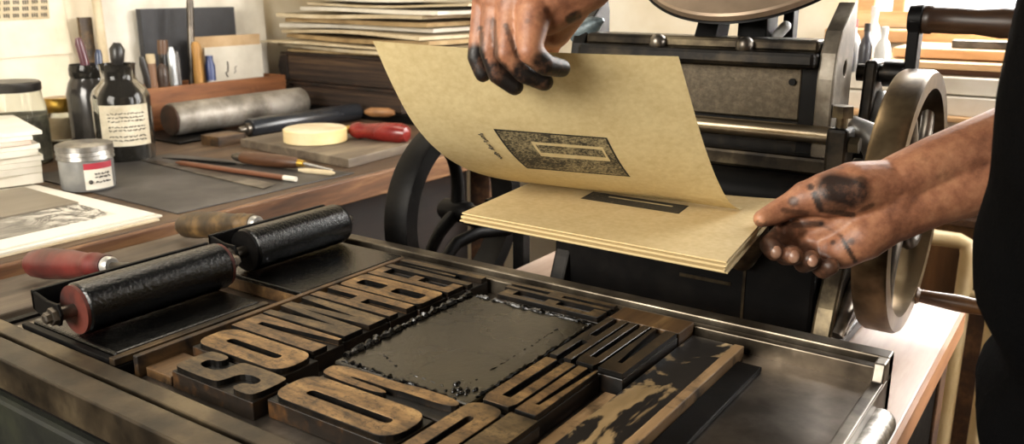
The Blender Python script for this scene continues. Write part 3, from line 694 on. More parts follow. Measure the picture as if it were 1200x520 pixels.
g, c, U, V, box = paper_mat('cream_stack_printed', 'cdb88a', 'bda676', [(.298, .708, .552, .718, '1c1a12', .12, [(.385, .655, .655, .675)])])
M_stk = g.fin(c, .8)
g2 = N('cream_stack'); M_stk0 = g2.fin('c8b283', .85)
def stack_pt(k):
    def f(u, v):
        FL, FR, BR, BL = Vector((-.613, .780, 0)), Vector((-.287, .776, 0)), Vector((-.322, 1.035, 0)), Vector((-.646, 1.035, 0))
        a = FL.lerp(FR, u); b = BL.lerp(BR, u); p = a.lerp(b, v)
        p.z = .1675 - k * .0026 + .006 * max(0, v - .7) / .3 * max(0, (u - .55) / .45) ** 2
        p.x += (.0022 * math.sin(k * 2.1)); p.y += .0025 * math.sin(k * 3.3 + 1)
        return p
    return f
lbs = ['topmost flat cream sheet of the held stack, printed with a dark rectangle', 'second cream sheet down in the held stack', 'middle cream sheet in the held stack', 'second cream sheet from the bottom of the held stack', 'lowest cream sheet of the held stack']
for k in range(5):
    m, uv = grid(16, 16, stack_pt(k), (0, 0, .0015)); o = m.build('cream_sheet', M_stk if k == 0 else M_stk0, None, uv=uv); tag(o, lbs[k], 'paper', 'cream sheets in the held stack')
# ================================================================ things on the left workbench
M_glass = N('jar_glass'); M_glass.fin('eef2ea', .04, 0., Transmission_Weight=1., IOR=1.2, Specular_IOR_Level=.6); M_glass = M_glass.m
M_dglass = N('dark_jar_glass'); M_dglass.fin('2c2a26', .08, 0., Transmission_Weight=.35, IOR=1.3); M_dglass = M_dglass.m
M_lid = plain('black_lid', (.02, .018, .016), .35)
M_tinlid = noisy('tin_lid', '5a5854', '8e8b85', 'bdbab4', scale=16, rough=.35, metal=.8, bump=.15)
M_gold = noisy('brass_lid', '8a6a2a', 'b8933f', 'e0c276', scale=14, rough=.3, metal=.8, bump=.05)
M_dark_txt = plain('label_print', (.05, .045, .04), .7)
def text(name, s, size, mat, parent, o, ex, ey, ext=.0005):
    """flat lettering as mesh: origin o, directions ex, ey"""
    cu = bpy.data.curves.new(name, 'FONT'); cu.body = s; cu.size = size; cu.align_x = 'CENTER'; cu.align_y = 'CENTER'
    ob = bpy.data.objects.new(name, cu); COL.objects.link(ob); bpy.context.view_layer.update()
    me = bpy.data.meshes.new_from_object(ob.evaluated_get(bpy.context.evaluated_depsgraph_get())); bpy.data.objects.remove(ob); bpy.data.curves.remove(cu)
    ex = Vector(ex).normalized(); ey = Vector(ey).normalized(); o = Vector(o)
    m = MB(); m.add([o + ex * v.co.x + ey * v.co.y for v in me.vertices], [tuple(p.vertices) for p in me.polygons]); bpy.data.meshes.remove(me)
    return m.build(name, mat, parent, normals=False)
def jar_label(t, c, r, z0, z1, a0, a1, mat, name='label', thick=.0012):
    m = MB(); n = 20; vs = []; fs = []
    for rr_ in (r, r + thick):
        for i in range(n + 1):
            a = a0 + (a1 - a0) * i / n
            for z in (z0, z1): vs.append((c[0] + rr_ * math.cos(a), c[1] + rr_ * math.sin(a), z))
    b = 2 * (n + 1)
    for i in range(n):
        q = 2 * i; fs += [(b + q, b + q + 2, b + q + 3, b + q + 1), (q, q + 1, q + 3, q + 2), (q + 1, b + q + 1, b + q + 3, q + 3), (q, q + 2, b + q + 2, b + q)]
    fs += [(0, b, b + 1, 1), (2 * n, 2 * n + 1, b + 2 * n + 1, b + 2 * n)]
    m.add(vs, fs); return m.build(name, mat, t, smooth=False)
def label_lines(t, c, r, rows, a0, a1, mat, seed=1, h=.004):
    rn = random.Random(seed); m = MB()
    for z in rows:
        a = a0
        while a < a1 - .02:
            w_ = rn.uniform(.05, .16); w_ = min(w_, a1 - a); 
            P = []
            k = max(2, int(w_ / .02))
            for i in range(k + 1):
                q = a + w_ * i / k; P.append((c[0] + r * math.cos(q), c[1] + r * math.sin(q), z + rn.uniform(-h, h) * .5))
            m.tube(P, .0011, 5); a += w_ + .04
    return m.build('lettering', mat, t)
# large ink jar with paper label
cam_dir = lambda c: math.atan2(-c[1], -c[0])
c = (-2.0, 1.21); t = thing('ink_jar', 'large glass jar of dark ink with a cream paper label and a brush in it', 'jar', (c[0], c[1], TZ))
prof = [(0, .058), (.02, .066), (.06, .068), (.66, .068), (.74, .062), (.82, .044), (.86, .040), (.97, .041), (1, .043)]
m = MB(); m.lathe((c[0], c[1], TZ), (c[0], c[1], .243), prof, 40, caps=False); m.lathe((c[0], c[1], TZ), (c[0], c[1], TZ + .004), [(0, .058), (1, .06)], 40); m.build('glass', M_dglass, t, smooth=True)
m = MB(); m.lathe((c[0], c[1], TZ + .004), (c[0], c[1], .085), [(0, .058), (.06, .0655), (1, .0655)], 32); m.build('ink', plain('dark_ink', (.012, .012, .016), .15), t, smooth=True)
a = cam_dir(c); M_lab = noisy('jar_label', 'b3a78c', 'd2c8b0', 'e2dac6', scale=14, rough=.8, bump=.03)
lb_ = jar_label(t, c, .0685, .052, .150, a - .80, a + .95, M_lab); label_lines(lb_, c, .070, (.13, .121, .112, .098, .09, .075, .066), a - .5, a + .75, M_dark_txt, 4)
def pen(name, p0, p1, r, mat, label, cat='pen', grp='pens and tools standing in the jars', tip=None):
    m = MB(); m.lathe(p0, p1, [(0, r * .4), (.08, r), (.95, r), (1, r * .6)], 14)
    if tip:
        t = thing(name, label, cat, p0, grp); m.build('barrel', mat, t, smooth=True); p0 = Vector(p0); p1 = Vector(p1)
        q = p1 - (p1 - p0) * tip[0]; mm = MB(); mm.lathe(q, q + (p1 - p0) * tip[1], [(0, r * 1.06), (1, r * 1.06)], 14); mm.build('band', tip[2], t, smooth=True); return t
    o = m.build(name, mat, smooth=True); tag(o, label, cat, grp); return o
pen('pen', (-2.13, 1.236, .03), onX(91, 44, -2.14), .0105, plain('maroon', (.10, .03, .04), .3), 'maroon pen with pale band leaning left out of the smoky jar', tip=(.36, .05, M_white))
pen('pen', (-2.122, 1.222, .03), onX(115, 58, -2.125), .009, plain('navy', (.03, .045, .09), .3), 'navy blue pen beside the maroon one in the smoky jar')
m = MB(); p = onX(137, 50, -2.005); m.lathe((-2.005, 1.20, .095), p, [(0, .007), (.68, .008), (.78, .015), (.92, .018), (1, .008)], 18); o = m.build('brush', M_lid, smooth=True); tag(o, 'thick black knob-ended brush handle rising from the ink jar', 'brush', 'pens and tools standing in the jars')
# darker jar behind
c = (-2.132, 1.212); t = thing('ink_jar', 'dark smoky glass jar half hidden behind the large labelled ink jar', 'jar', (c[0], c[1], TZ))
m = MB(); m.lathe((c[0], c[1], TZ), (c[0], c[1], .235), [(0, .05), (.03, .058), (.68, .058), (.8, .05), (.88, .040), (1, .042)], 36, caps=False); m.cyl((c[0], c[1], TZ), (c[0], c[1], TZ + .004), .05, 36); m.build('glass', plain('smoky_glass', (.03, .027, .024), .15), t, smooth=True)
m = MB(); m.lathe((c[0], c[1], .2), (c[0], c[1], .2355), [(0, .0425), (.3, .0455), (.7, .0455), (1, .0425)], 30, caps=False); m.build('rim', M_dglass, t, smooth=True)
# clear jar with black lid
c = (-2.165, 1.035); t = thing('glass_jar', 'clear glass jar with flat black lid at the left wall', 'jar', (c[0], c[1], TZ))
m = MB(); m.lathe((c[0], c[1], TZ), (c[0], c[1], .185), [(0, .06), (.03, .07), (.75, .071), (.9, .064), (1, .062)], 40, caps=False)
m.lathe((c[0], c[1], TZ), (c[0], c[1], TZ + .004), [(0, .06), (1, .062)], 40); m.build('glass', M_glass, t, smooth=True)
m = MB(); m.lathe((c[0], c[1], .183), (c[0], c[1], .206), [(0, .063), (.15, .065), (.85, .065), (1, .061)], 40); m.build('lid', M_lid, t, smooth=True)
m = MB(); m.lathe((c[0], c[1], TZ + .004), (c[0], c[1], .125), [(0, .061), (.05, .066), (1, .067)], 36); m.build('contents', noisy('grey_rags', '3a382f', '6b675b', '98927f', scale=20, rough=.8, bump=.3), t, smooth=True)
# small jar with brass lid
c = (-2.235, 1.185); t = thing('small_jar', 'small glass jar with brass lid between the clear jar and the ink jars', 'jar', (c[0], c[1], TZ))
m = MB(); m.lathe((c[0], c[1], TZ), (c[0], c[1], .115), [(0, .036), (.05, .041), (.8, .041), (1, .034)], 32, caps=False); m.build('glass', M_glass, t, smooth=True)
m = MB(); m.lathe((c[0], c[1], TZ + .001), (c[0], c[1], .04), [(0, .036), (1, .0385)], 30); m.build('contents', plain('brown_ink', (.06, .035, .02), .3), t, smooth=True)
m = MB(); m.lathe((c[0], c[1], .112), (c[0], c[1], .148), [(0, .0365), (.1, .038), (.9, .038), (1, .035)], 32); m.build('lid', M_gold, t, smooth=True)
a = cam_dir(c); jar_label(t, c, .0415, .045, .1, a - .9, a + .9, M_pap2)
# short ink tin with red banded label
c = (-1.762, .972); t = thing('ink_tin', 'short grey ink tin with a screw lid and red banded label, at the mat corner', 'tin', (c[0], c[1], TZ + .0035))
m = MB(); m.lathe((c[0], c[1], TZ + .0035), (c[0], c[1], .078), [(0, .051), (.06, .0535), (1, .0535)], 40); m.build('body', plain('grey_tin_glass', (.27, .27, .26), .25, .3), t, smooth=True)
m = MB(); m.lathe((c[0], c[1], .076), (c[0], c[1], .108), [(0, .0535), (.06, .0565), (.3, .0545), (.34, .0565), (.6, .0545), (.64, .0565), (.93, .0555), (1, .051)], 44); m.build('lid', M_tinlid, t, smooth=True)
a = cam_dir(c); lb_ = jar_label(t, c, .0538, .018, .068, a - .12, a + 1.0, M_pap); jar_label(lb_, c, .0542, .060, .0725, a - .12, a + 1.0, plain('red_band', (.42, .03, .05), .5), 'red_band'); label_lines(lb_, c, .0555, (.05, .043, .033), a + .25, a + .85, M_dark_txt, 8)
m = MB(); p = Vector((c[0] + .0555 * math.cos(a + .08), c[1] + .0555 * math.sin(a + .08), .034)); m.sphere(p, .0045, 10); m.build('emblem', M_dark_txt, lb_)

# wooden tool box
bx0, bx1, by0, by1, bz = -2.43, -2.30, 1.44, 1.99, .137
t = thing('tool_box', 'open orange pine tool box holding pens, tools and cards along the wall', 'box', (-2.365, 1.72, TZ))
m = MB(); m.box(bx1 - .014, bx1, by0, by1, TZ + .0002, bz); m.build('front_board', M_orange, t, bevel=.002)
m = MB(); m.box(bx0, bx0 + .014, by0, by1, TZ + .0002, bz); m.build('back_board', M_orange, t, bevel=.002)
for y in (by0, by1 - .014):
    m = MB(); m.box(bx0 + .0142, bx1 - .0142, y, y + .014, TZ + .0002, bz); m.build('end_board', M_orange, t, bevel=.002)
m = MB(); m.box(bx0 + .0142, bx1 - .0142, by0 + .0142, by1 - .0142, TZ + .0002, TZ + .008); m.build('bottom_board', M_orange, t)
BB = TZ + .0085
GT = 'tools standing in the pine tool box'
def tool(name, x, y, zt, r, mat, label, cat, prof=None, lean=(0, 0), grp=GT, parts=None):
    p0 = Vector((x, y, BB)); p1 = Vector((x + lean[0], y + lean[1], zt))
    m = MB(); m.lathe(p0, p1, [(q, r * k) for q, k in (prof or [(0, .7), (.1, 1), (.9, 1), (1, .6)])], 16)
    if parts:
        t = thing(name, label, cat, p0, grp); m.build('handle', mat, t, smooth=True)
        for nm, q0, q1, rr_, mt in parts:
            mm = MB(); mm.lathe(p0.lerp(p1, q0), p0.lerp(p1, q1), [(0, rr_ * .95), (.5, rr_), (1, rr_ * .9)], 14); mm.build(nm, mt, t, smooth=True)
        return t
    return tag(m.build(name, mat, smooth=True), label, cat, grp)
def xa(px, py, X=-2.35): return onX(px, py, X)
p = xa(162, 66); tool('scraper', -2.335, 1.53, p.z, .011, M_lid, 'slanting black tool handle just right of the ink jar in the tool box', 'tool', lean=(0, max(p.y, 1.47) - 1.53))
p = xa(176, 66, -2.33); tool('chisel', -2.33, p.y, p.z, .013, plain('brown_h', (.2, .1, .05), .5), 'short brown chisel handle with pale cap in the tool box', 'tool', parts=[('cap', .9, 1.03, .0135, M_pap2)])
p = xa(186, 50, -2.36); tool('screwdriver', -2.36, p.y + .0, p.z, .013, M_lid, 'black screwdriver handle with brown pommel in the tool box', 'tool', lean=(0, .012), parts=[('pommel', .86, 1.03, .016, plain('brown_p', (.12, .06, .03), .4))])
p = xa(200, 55, -2.34); tool('spatula', -2.34, p.y, p.z, .010, plain('pale_blade', (.55, .58, .6), .3, .4), 'pale metal spatula blade standing in the tool box', 'tool', prof=[(0, .8), (.3, 1), (.35, 1.2), (.9, 1.3), (1, .6)])
p = xa(190, 75, -2.32); tool('awl', -2.322, p.y, p.z, .016, plain('dark_br', (.05, .03, .02), .4), 'stubby dark round awl handle low at the front of the tool box', 'tool', prof=[(0, .6), (.5, .8), (.8, 1.1), (.95, .9), (1, .4)])
p = xa(206, 60, -2.37); tool('file', -2.37, p.y, p.z, .009, plain('grey_h', (.16, .15, .14), .4), 'grey file handle beside the long steel rod in the tool box', 'tool')
p = xa(222, -12, -2.36); tool('steel_rod', -2.35, 1.655, p.z, .0105, M_steel_d, 'long grey steel rod standing tall in the tool box', 'rod', lean=(-.01, p.y - 1.655))
p = xa(229, 49, -2.33); tool('mallet', -2.33, 1.675, p.z, .014, wood('tan_handle', '7a5426', 'a87b3c', 'c49a58', 'z', 12, .5, .1), 'tan wooden tool handle leaning beside the steel rod', 'tool', lean=(0, p.y - 1.675), prof=[(0, .8), (.2, 1), (.6, 1.05), (.8, .9), (.95, 1.05), (1, .6)])
p = xa(236, 66, -2.33); t = tool('ink_bottle', -2.335, 1.722, p.z, .0155, plain('blue_bottle', (.03, .05, .16), .3), 'small dark blue bottle with pale label in the tool box', 'bottle', prof=[(0, .9), (.05, 1), (.85, 1), (.92, .7), (1, .7)], parts=[('label', .45, .68, .0162, M_pap)])
# cards and boards behind / in the box
def upright(name, x, y0, y1, z0, z1, th, mat, label, cat, lean=.0, grp=None, z0b=None, bevel=.001):
    m = MB(); vs = []
    for z, xx in ((z0, x), (z1, x - lean)):
        for y in (y0, y1):
            for q in (0, th): vs.append((xx - q, y, z))
    m.add(vs, [(0, 2, 6, 4), (1, 5, 7, 3), (0, 4, 5, 1), (2, 3, 7, 6), (4, 6, 7, 5), (0, 1, 3, 2)])
    return tag(m.build(name, mat, bevel=bevel), label, cat, grp)
p0 = xa(243, 97, -2.345); p1 = xa(307, 53, -2.345)
o = upright('white_card', -2.345, p0.y, p1.y - .002, BB, p1.z + .004, .006, M_pap, 'white card with faint handwriting standing at the right end of the tool box', 'card')
m = MB(); rnd = random.Random(5)
for (px, py0, py1) in ((266, 72, 90), (276, 77, 86)):
    P = [onX(px + rnd.uniform(-1.5, 1.5), py0 + (py1 - py0) * i / 8, -2.3445) for i in range(9)]; m.tube(P, .0022 if px < 270 else .001, 6)
tl_ = m.build('faint_writing', M_dark_txt, None); tl_.parent = o; tl_.location = tl_.location - o.location
p1 = xa(297, 40, -2.385); upright('tan_board', -2.385, 1.70, 1.965, BB, p1.z, .016, M_pap3 if False else noisy('tan_card', 'b99a72', 'cdb08a', 'dcc4a0', scale=6, rough=.8, bump=.03), 'tan card standing behind the white card in the tool box', 'card')
p1 = onX(272, 8, -2.455); upright('dark_book', -2.445, 1.575, p1.y, TZ + .0003, p1.z, .024, plain('charcoal_cover', (.035, .036, .04), .6), 'charcoal black flat book standing upright behind the tool box', 'book')
upright('mount_board', -2.478, 1.475, 2.075, TZ + .0003, .52, .012, M_pap, 'large white board leaning on the wall behind the charcoal book', 'board', lean=.012)
m = MB(); p = onX(113, 20, -2.46); m.lathe((-2.46, p.y + .012, TZ + .0003), (-2.46, p.y + .004, .5), [(0, .013), (1, .013)], 16); tag(m.build('paper_roll', M_pap2, smooth=True), 'tall thin cream paper roll standing at the left edge of the white board', 'paper roll')
p0 = onX(97, 58, -2.48); p1 = onX(109, 20, -2.48); upright('wood_strip', -2.48, p0.y, p1.y - .004, TZ + .0003, p1.z, .012, M_olvh, 'short brown wood strip standing on the wall behind the ink jars', 'wood strip')

# calendar on the wall
t = thing('wall_calendar', 'cream calendar sheet with rows of small dates hanging on the left wall', 'calendar', (XL, .95, .23))
p0 = onX(0, 70, XL); p1 = onX(85, 62, XL); p2 = onX(66, 0, XL)
m = MB(); vs = []
m.prism([(.45, .222), (p1.y, p1.z), (p2.y - .01, .62), (.45, .62)], [], lambda y, z, x: (XL + .0012 + x, y, z), .004); m.build('sheet', noisy('calendar_paper', 'd6c9ad', 'e6dcc4', 'efe7d4', scale=6, rough=.85, bump=.03), t)
m = MB(); q0 = onX(0, 26, XL); q1 = onX(57, 22, XL); q2 = onX(52, -40, XL)
m.prism([(.5, q0.z - .01), (q1.y, q1.z), (q2.y, q2.z), (.5, .55)], [], lambda y, z, x: (XL + .0053 + x, y, z), .0012); m.build('date_panel', M_pap2, t)
m = MB(); rnd = random.Random(2)
for r_, py in enumerate((3, 10.5, 18.5, -5, -13)):
    for cpx in range(-30, 50, 11):
        for k in range(3):
            px = cpx + k * 2.6 + 2; y_ = py + (0 if px > 0 else 0) - .03 * px
            a_ = onX(px, y_, XL + .0066); m.box(a_.x, a_.x + .0006, a_.y - .0019, a_.y + .0019, a_.z - .0045 - rnd.uniform(0, .002), a_.z + .0045)
m.build('date_figures', M_dark_txt, t)

# black mat, steel rule and hand tools
def flat_poly(name, pts, z0, z1, mat, label, cat, grp=None, bevel=.001):
    m = MB(); m.prism(pts, [], lambda x, y, z: (x, y, z0 + z), z1 - z0); return tag(m.build(name, mat, bevel=bevel), label, cat, grp)
flat_poly('cutting_mat', [(-1.99, .955), (-1.418, .945), (-1.408, 1.40), (-1.96, 1.30)], TZ + .0002, TZ + .003, noisy('mat_rubber', '1c1a18', '2f2c2a', '4a4643', scale=6, rough=.5, bump=.1), 'large black cutting mat on the workbench under the knives', 'mat')
MZ = TZ + .0032
def P2(x, y): p = onZ(x, y, MZ); return (p.x, p.y)
flat_poly('steel_rule', [P2(163, 188), P2(172, 186), P2(324, 216), P2(309, 222)], MZ + .0002, MZ + .002, M_steel_d, 'tarnished steel rule lying across the black mat', 'ruler')
def handtool(name, a, b, prof, r, mat, label, cat, extra=None, grp=None):
    t = thing(name, label, cat, a, grp); m = MB(); m.lathe(a, b, [(q, r * k) for q, k in prof], 18); m.build('handle' if extra else 'body', mat, t, smooth=True)
    for nm, p, q, pr, rr_, mt in (extra or []):
        m = MB(); m.lathe(p, q, [(u_, rr_ * k) for u_, k in pr], 12); m.build(nm, mt, t, smooth=True)
    return t
zz = MZ + .016
a = onZ(281, 184, zz); b = onZ(350, 191, zz); d = (b - a)
handtool('graver', a, b, [(0, .5), (.06, .9), (.3, 1.05), (.7, 1), (.95, .85), (1, .6)], .0155, wood('graver_handle', '2a180d', '523420', '7a5436', 'x', 12, .45, .1), 'engraving tool with brown wooden handle lying on the black mat', 'tool', [('ferrule', b, b + d * .09, [(0, 1), (1, .7)], .010, M_gold), ('blade', b + d * .09, b + d * .55 + Vector((0, 0, -.008)), [(0, 1), (1, .4)], .004, M_steel), ('pommel', a - d * .12, a + d * .04, [(0, .6), (.5, 1), (1, .9)], .011, M_steel_d)])
a = onZ(206, 190, MZ + .006); b = onZ(333, 208, MZ + .006); d = b - a
handtool('pencil', a, b, [(0, .3), (.06, 1), (1, 1)], .0058, plain('brown_pencil', (.16, .06, .03), .4), 'brown pencil with pale end lying beside the steel rule', 'pencil', [('pale_end', b, b + d * .10, [(0, 1), (1, .9)], .006, M_pap)])
a = onZ(190, 185, MZ + .004); b = onZ(277, 192, MZ + .004); d = b - a
handtool('knife', a, b, [(0, .2), (.3, .8), (.9, 1), (1, .7)], .0038, M_black, 'thin dark knife pointing left on the black mat', 'knife', [('tang', b, b + d * .1, [(0, .8), (1, .4)], .003, M_steel_d)])
a = onZ(350, 199, MZ + .005); b = onZ(392, 203, MZ + .005); d = b - a
handtool('bone_folder', a, b, [(0, .5), (.2, 1), (.9, 1), (1, .4)], .006, M_pap2, 'pale bone folder at the workbench edge beside the graver', 'tool')

# grey cylinder on dark slab with amber block
flat_poly('dark_slab', [(-2.29, 1.40), (-2.06, 1.40), (-2.06, 1.62), (-2.29, 1.62)], TZ + .0003, TZ + .006, M_black, 'dark slab lying under the near end of the grey cylinder', 'slab')
c0 = onX(211, 147, -2.17); 
m_ = thing('grey_cylinder', 'heavy grey worn metal cylinder lying before the pine tool box', 'cylinder', (-2.17, 1.7, TZ + .006))
zc = TZ + .0063 + .046
m = MB(); m.lathe((-2.17, 1.455, zc), (-2.17, 1.935, zc), [(0, .043), (.01, .046), (.99, .046), (1, .043)], 36); m.build('barrel', noisy('weathered_metal', '4a443c', '7d766b', 'aaa398', scale=10, rough=.5, metal=.4, bump=.15), m_, smooth=True)
m = MB(); m.cyl((-2.17, 1.450, zc), (-2.17, 1.456, zc), .041, 32); m.build('end_cap', noisy('brown_end', '1a0d08', '301a10', '4a2c1c', scale=15, rough=.6, bump=.2), m_, smooth=True)
flat_poly('amber_block', [(-2.02, 1.44), (-1.945, 1.44), (-1.945, 1.53), (-2.02, 1.53)], TZ + .0003, TZ + .026, M_stick, 'small amber brown block before the grey cylinder', 'block')
flat_poly('rest_block', [(-2.25, 1.85), (-2.08, 1.85), (-2.08, 1.97), (-2.25, 1.97)], TZ + .0003, TZ + .006, M_black, 'dark block under the far end of the grey cylinder', 'block')
t = thing('black_roller', 'slim glossy black roller lying in front of the grey cylinder', 'roller', (-1.99, 1.8, TZ))
p = onX(292, 153, -1.99); z_ = .0385; m = MB(); m.lathe((-1.985, 1.575, z_), (-1.985, 2.0, z_), [(0, .025), (.01, .027), (.99, .027), (1, .025)], 28); m.build('barrel', plain('roller_black', (.02, .022, .026), .22), t, smooth=True)
m = MB(); m.lathe((-1.985, 1.54, z_), (-1.985, 1.575, z_), [(0, .007), (.2, .01), (.6, .01), (.62, .017), (1, .017)], 16); m.build('axle', M_steel_d, t, smooth=True)
# wooden board with tape roll and red handled tool
flat_poly('wooden_board', [(-1.90, 1.475), (-1.46, 1.435), (-1.485, 1.72), (-1.90, 1.74)], TZ + .0003, TZ + .022, M_woodgrey, 'thick grey wooden board under the tape roll at the workbench edge', 'board', bevel=.002)
c = onZ(370, 164, .034); t = thing('tape_roll', 'roll of cream tape lying flat on the grey wooden board', 'tape', (c.x, c.y, .0325))
m = MB(); m.lathe((c.x, c.y, .0325), (c.x, c.y, .066), [(0, .080), (.04, .082), (.96, .082), (1, .080)], 48); m.build('tape', noisy('cream_tape', 'd2b67a', 'e0c890', 'ead8ab', scale=5, rough=.5, bump=.02), t, smooth=True)
m = MB(); m.lathe((c.x, c.y, .0655), (c.x, c.y, .0672), [(0, .079), (1, .078)], 48); m.build('paper_face', M_pap2, t, smooth=True)
a = onZ(412, 152, .055); b = onZ(480, 157, .055); d = b - a
handtool('red_tool', a, b, [(0, .55), (.04, .8), (.14, .95), (.22, .8), (.3, .85), (.6, 1.05), (.85, 1.1), (.96, .85), (1, .3)], .0245, noisy('glossy_red', '4a0d0b', '741c18', '8a2c26', scale=9, rough=.25, bump=.03), 'tool with glossy red wooden handle behind the tape roll', 'tool', [('ferrule', a - d * .12, a + d * .02, [(0, .7), (1, 1)], .013, M_gold), ('shank', a - d * .5, a - d * .1, [(0, .5), (1, 1)], .006, M_black)])

# ledgers and the heap of papers
t0 = [(-2.40, -1.865, 2.06, 2.52, .108, .205, 'upper of the two thick dark brown ledgers under the paper heap'), (-2.36, -1.83, 2.04, 2.53, .036, .1075, 'lower of the two thick dark brown ledgers under the paper heap')]
M_led = noisy('ledger_leather', '120b07', '22150d', '3a2618', scale=16, rough=.55, bump=.2)
for x0, x1, y0, y1, z0, z1, lb in t0:
    t = thing('ledger', lb, 'book', ((x0 + x1) / 2, (y0 + y1) / 2, z0), 'dark ledgers on the workbench')
    m = MB(); m.box(x0, x1, y0, y1, z0 + .0004, z0 + .009); m.build('cover', M_led, t, bevel=.002)
    m = MB(); m.box(x0, x1, y0, y1, z1 - .009, z1 - .0004); m.build('cover', M_led, t, bevel=.002)
    m = MB(); m.prism([(x0 + .03, z0 + .0095), (x0 + .03, z1 - .0095), (x0 - .004, z1 - .013), (x0 - .016, (z0 + z1) / 2), (x0 - .004, z0 + .013)], [], lambda x, z, y: (x, y0 + y, z), y1 - y0); m.build('spine', M_led, t, bevel=.002)
    m = MB(); m.box(x0 + .031, x1 - .008, y0 + .006, y1 - .006, z0 + .0092, z1 - .0092); m.build('page_block', noisy('aged_page_edges', '1c120a', '33241a', '56402a', scale=30, rough=.8, bump=.4, stretch=(.1, .1, 3)), t)
flat_poly('dark_portfolio', [(-2.40, 2.03), (-1.76, 2.02), (-1.75, 2.5), (-2.40, 2.54)], TZ + .0003, .0355, M_black, 'flat black portfolio at the bottom of the ledger pile', 'portfolio')
p = onZ(472, 122, .05); flat_poly('white_packet', [(-1.822, 2.12), (-1.76, 2.12), (-1.755, 2.24), (-1.822, 2.24)], .0359, .07, M_white, 'small white packet beside the ledgers, half behind the lifted sheet', 'packet')
a = onZ(428, 131, .05); b = onZ(462, 132, .05)
handtool('burnisher', a, b, [(0, .5), (.2, 1), (.8, 1), (1, .5)], .014, wood('tan_handle2', '5a3a20', '8a6038', 'b08a58', 'x', 12, .5, .1), 'small light brown wooden handle on the black portfolio', 'tool')
rnd = random.Random(21); z = .2055
mats = [M_pap3, M_pap2, M_pap2, M_pap3, M_pap2, M_pap, M_pap3, M_pap2, M_pap, M_pap2, M_pap, M_pap2, M_pap, M_pap]
desc = ['lowest tan folder of the paper heap on the ledgers', 'second sheet bundle up from the bottom of the paper heap', 'third bundle up in the paper heap, tan edge', 'fourth bundle up in the paper heap, darker tan', 'fifth bundle up in the paper heap, curled end', 'sixth bundle up in the paper heap, whitish', 'seventh bundle up in the paper heap, brownish edge', 'eighth bundle up in the paper heap, cream', 'ninth bundle up in the paper heap, white and jutting right', 'tenth bundle up in the paper heap, cream', 'eleventh bundle up in the paper heap, white', 'third sheet bundle from the top of the paper heap', 'second sheet bundle from the top of the paper heap', 'topmost white sheets of the paper heap']
for k in range(14):
    th = rnd.uniform(.006, .014); gap = rnd.uniform(.0008, .004)
    ang = rnd.uniform(-.12, .10); sx = rnd.uniform(.30, .36); sy = rnd.uniform(.20, .25); cx = -2.10 + rnd.uniform(-.03, .05) + (.14 if k in (8, 9, 12) else 0) + .0 * k; cy = 2.29 + rnd.uniform(-.02, .02)
    cx = max(cx, -2.50 + sx + .01)
    wav = rnd.uniform(.003, .010) if k else .0; ph = rnd.uniform(0, 6)
    def f(u, v):
        x = (u - .5) * 2 * sx; y = (v - .5) * 2 * sy; X = cx + x * math.cos(ang) - y * math.sin(ang); Y = cy + x * math.sin(ang) + y * math.cos(ang)
        return (X, Y, z + th + wav * (1 + math.sin(u * 5 + ph)) * .5)
    m, uv = grid(14, 3, f, (0, 0, th)); o = m.build('paper_bundle', mats[k]); tag(o, desc[k], 'papers', 'paper bundles heaped on the ledgers'); z += th + gap * .4 + wav

# white paper pads stacked at the left edge and prints below them
def slab_rot(name, corner, ang, lx, ly, z0, z1, mat, label, cat, grp):
    """far-right corner at 'corner'; extends -x' by lx and -y' by ly"""
    ca, sa = math.cos(ang), math.sin(ang); ex = Vector((ca, sa, 0)); ey = Vector((-sa, ca, 0)); c = Vector((corner[0], corner[1], 0))
    P = [c, c - ex * lx, c - ex * lx - ey * ly, c - ey * ly]
    return flat_poly(name, [(p.x, p.y) for p in P][::-1] if False else [(P[2].x, P[2].y), (P[3].x, P[3].y), (P[0].x, P[0].y), (P[1].x, P[1].y)], z0, z1, mat, label, cat, grp, bevel=.0006)
GS = 'large prints lying at the workbench edge'
p = onZ(186, 255, .013)
for k, (dx, dy, an) in enumerate(((.012, -.006, -.02), (.006, .004, .0), (0, 0, -.015))):
    if k == 2: break
    slab_rot('print_sheet', (p.x + dx, p.y + dy), an, .45, .62, TZ + .0003 + k * .0042, TZ + .0042 + k * .0042, M_pap if k else M_pap2, ('lowest white sheet under the prints at the workbench edge', 'middle white sheet under the prints at the workbench edge')[k], 'print', GS)
zt = TZ + .0087
# top print carries a grey drawing
g = N('grey_drawing_print'); tc = g.n('ShaderNodeUVMap'); sep = g.n('ShaderNodeSeparateXYZ'); g.l(tc.outputs[0], sep.inputs[0]); U, V = sep.outputs[0], sep.outputs[1]
def bx(u0, u1, v0, v1): return g.math('MULTIPLY', g.math('MULTIPLY', g.math('GREATER_THAN', U, u0), g.math('LESS_THAN', U, u1)), g.math('MULTIPLY', g.math('GREATER_THAN', V, v0), g.math('LESS_THAN', V, v1)))
v = g.coord((1, .35, 1)); n1 = g.noise(v, 22, 8, .75, .8); n2 = g.noise(g.coord(), 14, 4, .6, 1.5)
br = g.ramp(g.math('ABSOLUTE', g.math('SUBTRACT', n2, .5)), [(.0, '3a3630'), (.035, '8e897e'), (.08, 'c9c3b6')])
gr = g.ramp(n1, [(.36, '5c5850'), (.55, '928c80'), (.66, 'b9b3a6')])
inn = g.mix(g.ramp(V, [(.70, (0, 0, 0)), (.80, (1, 1, 1))]), gr, br)
col = g.mix(bx(.12, .88, .05, .93), 'dcd6c8', inn); mt = g.fin(col, .75)
def f(u, v): 
    return (p.x - .45 * (1 - u) - .004, p.y - .6 * (1 - v) - .004, zt + .003)
m, uv = grid(2, 2, f, (0, 0, .0028)); o = m.build('print_sheet', mt, uv=uv); tag(o, 'white sheet printed with a grey drawing at the workbench edge', 'print', GS)
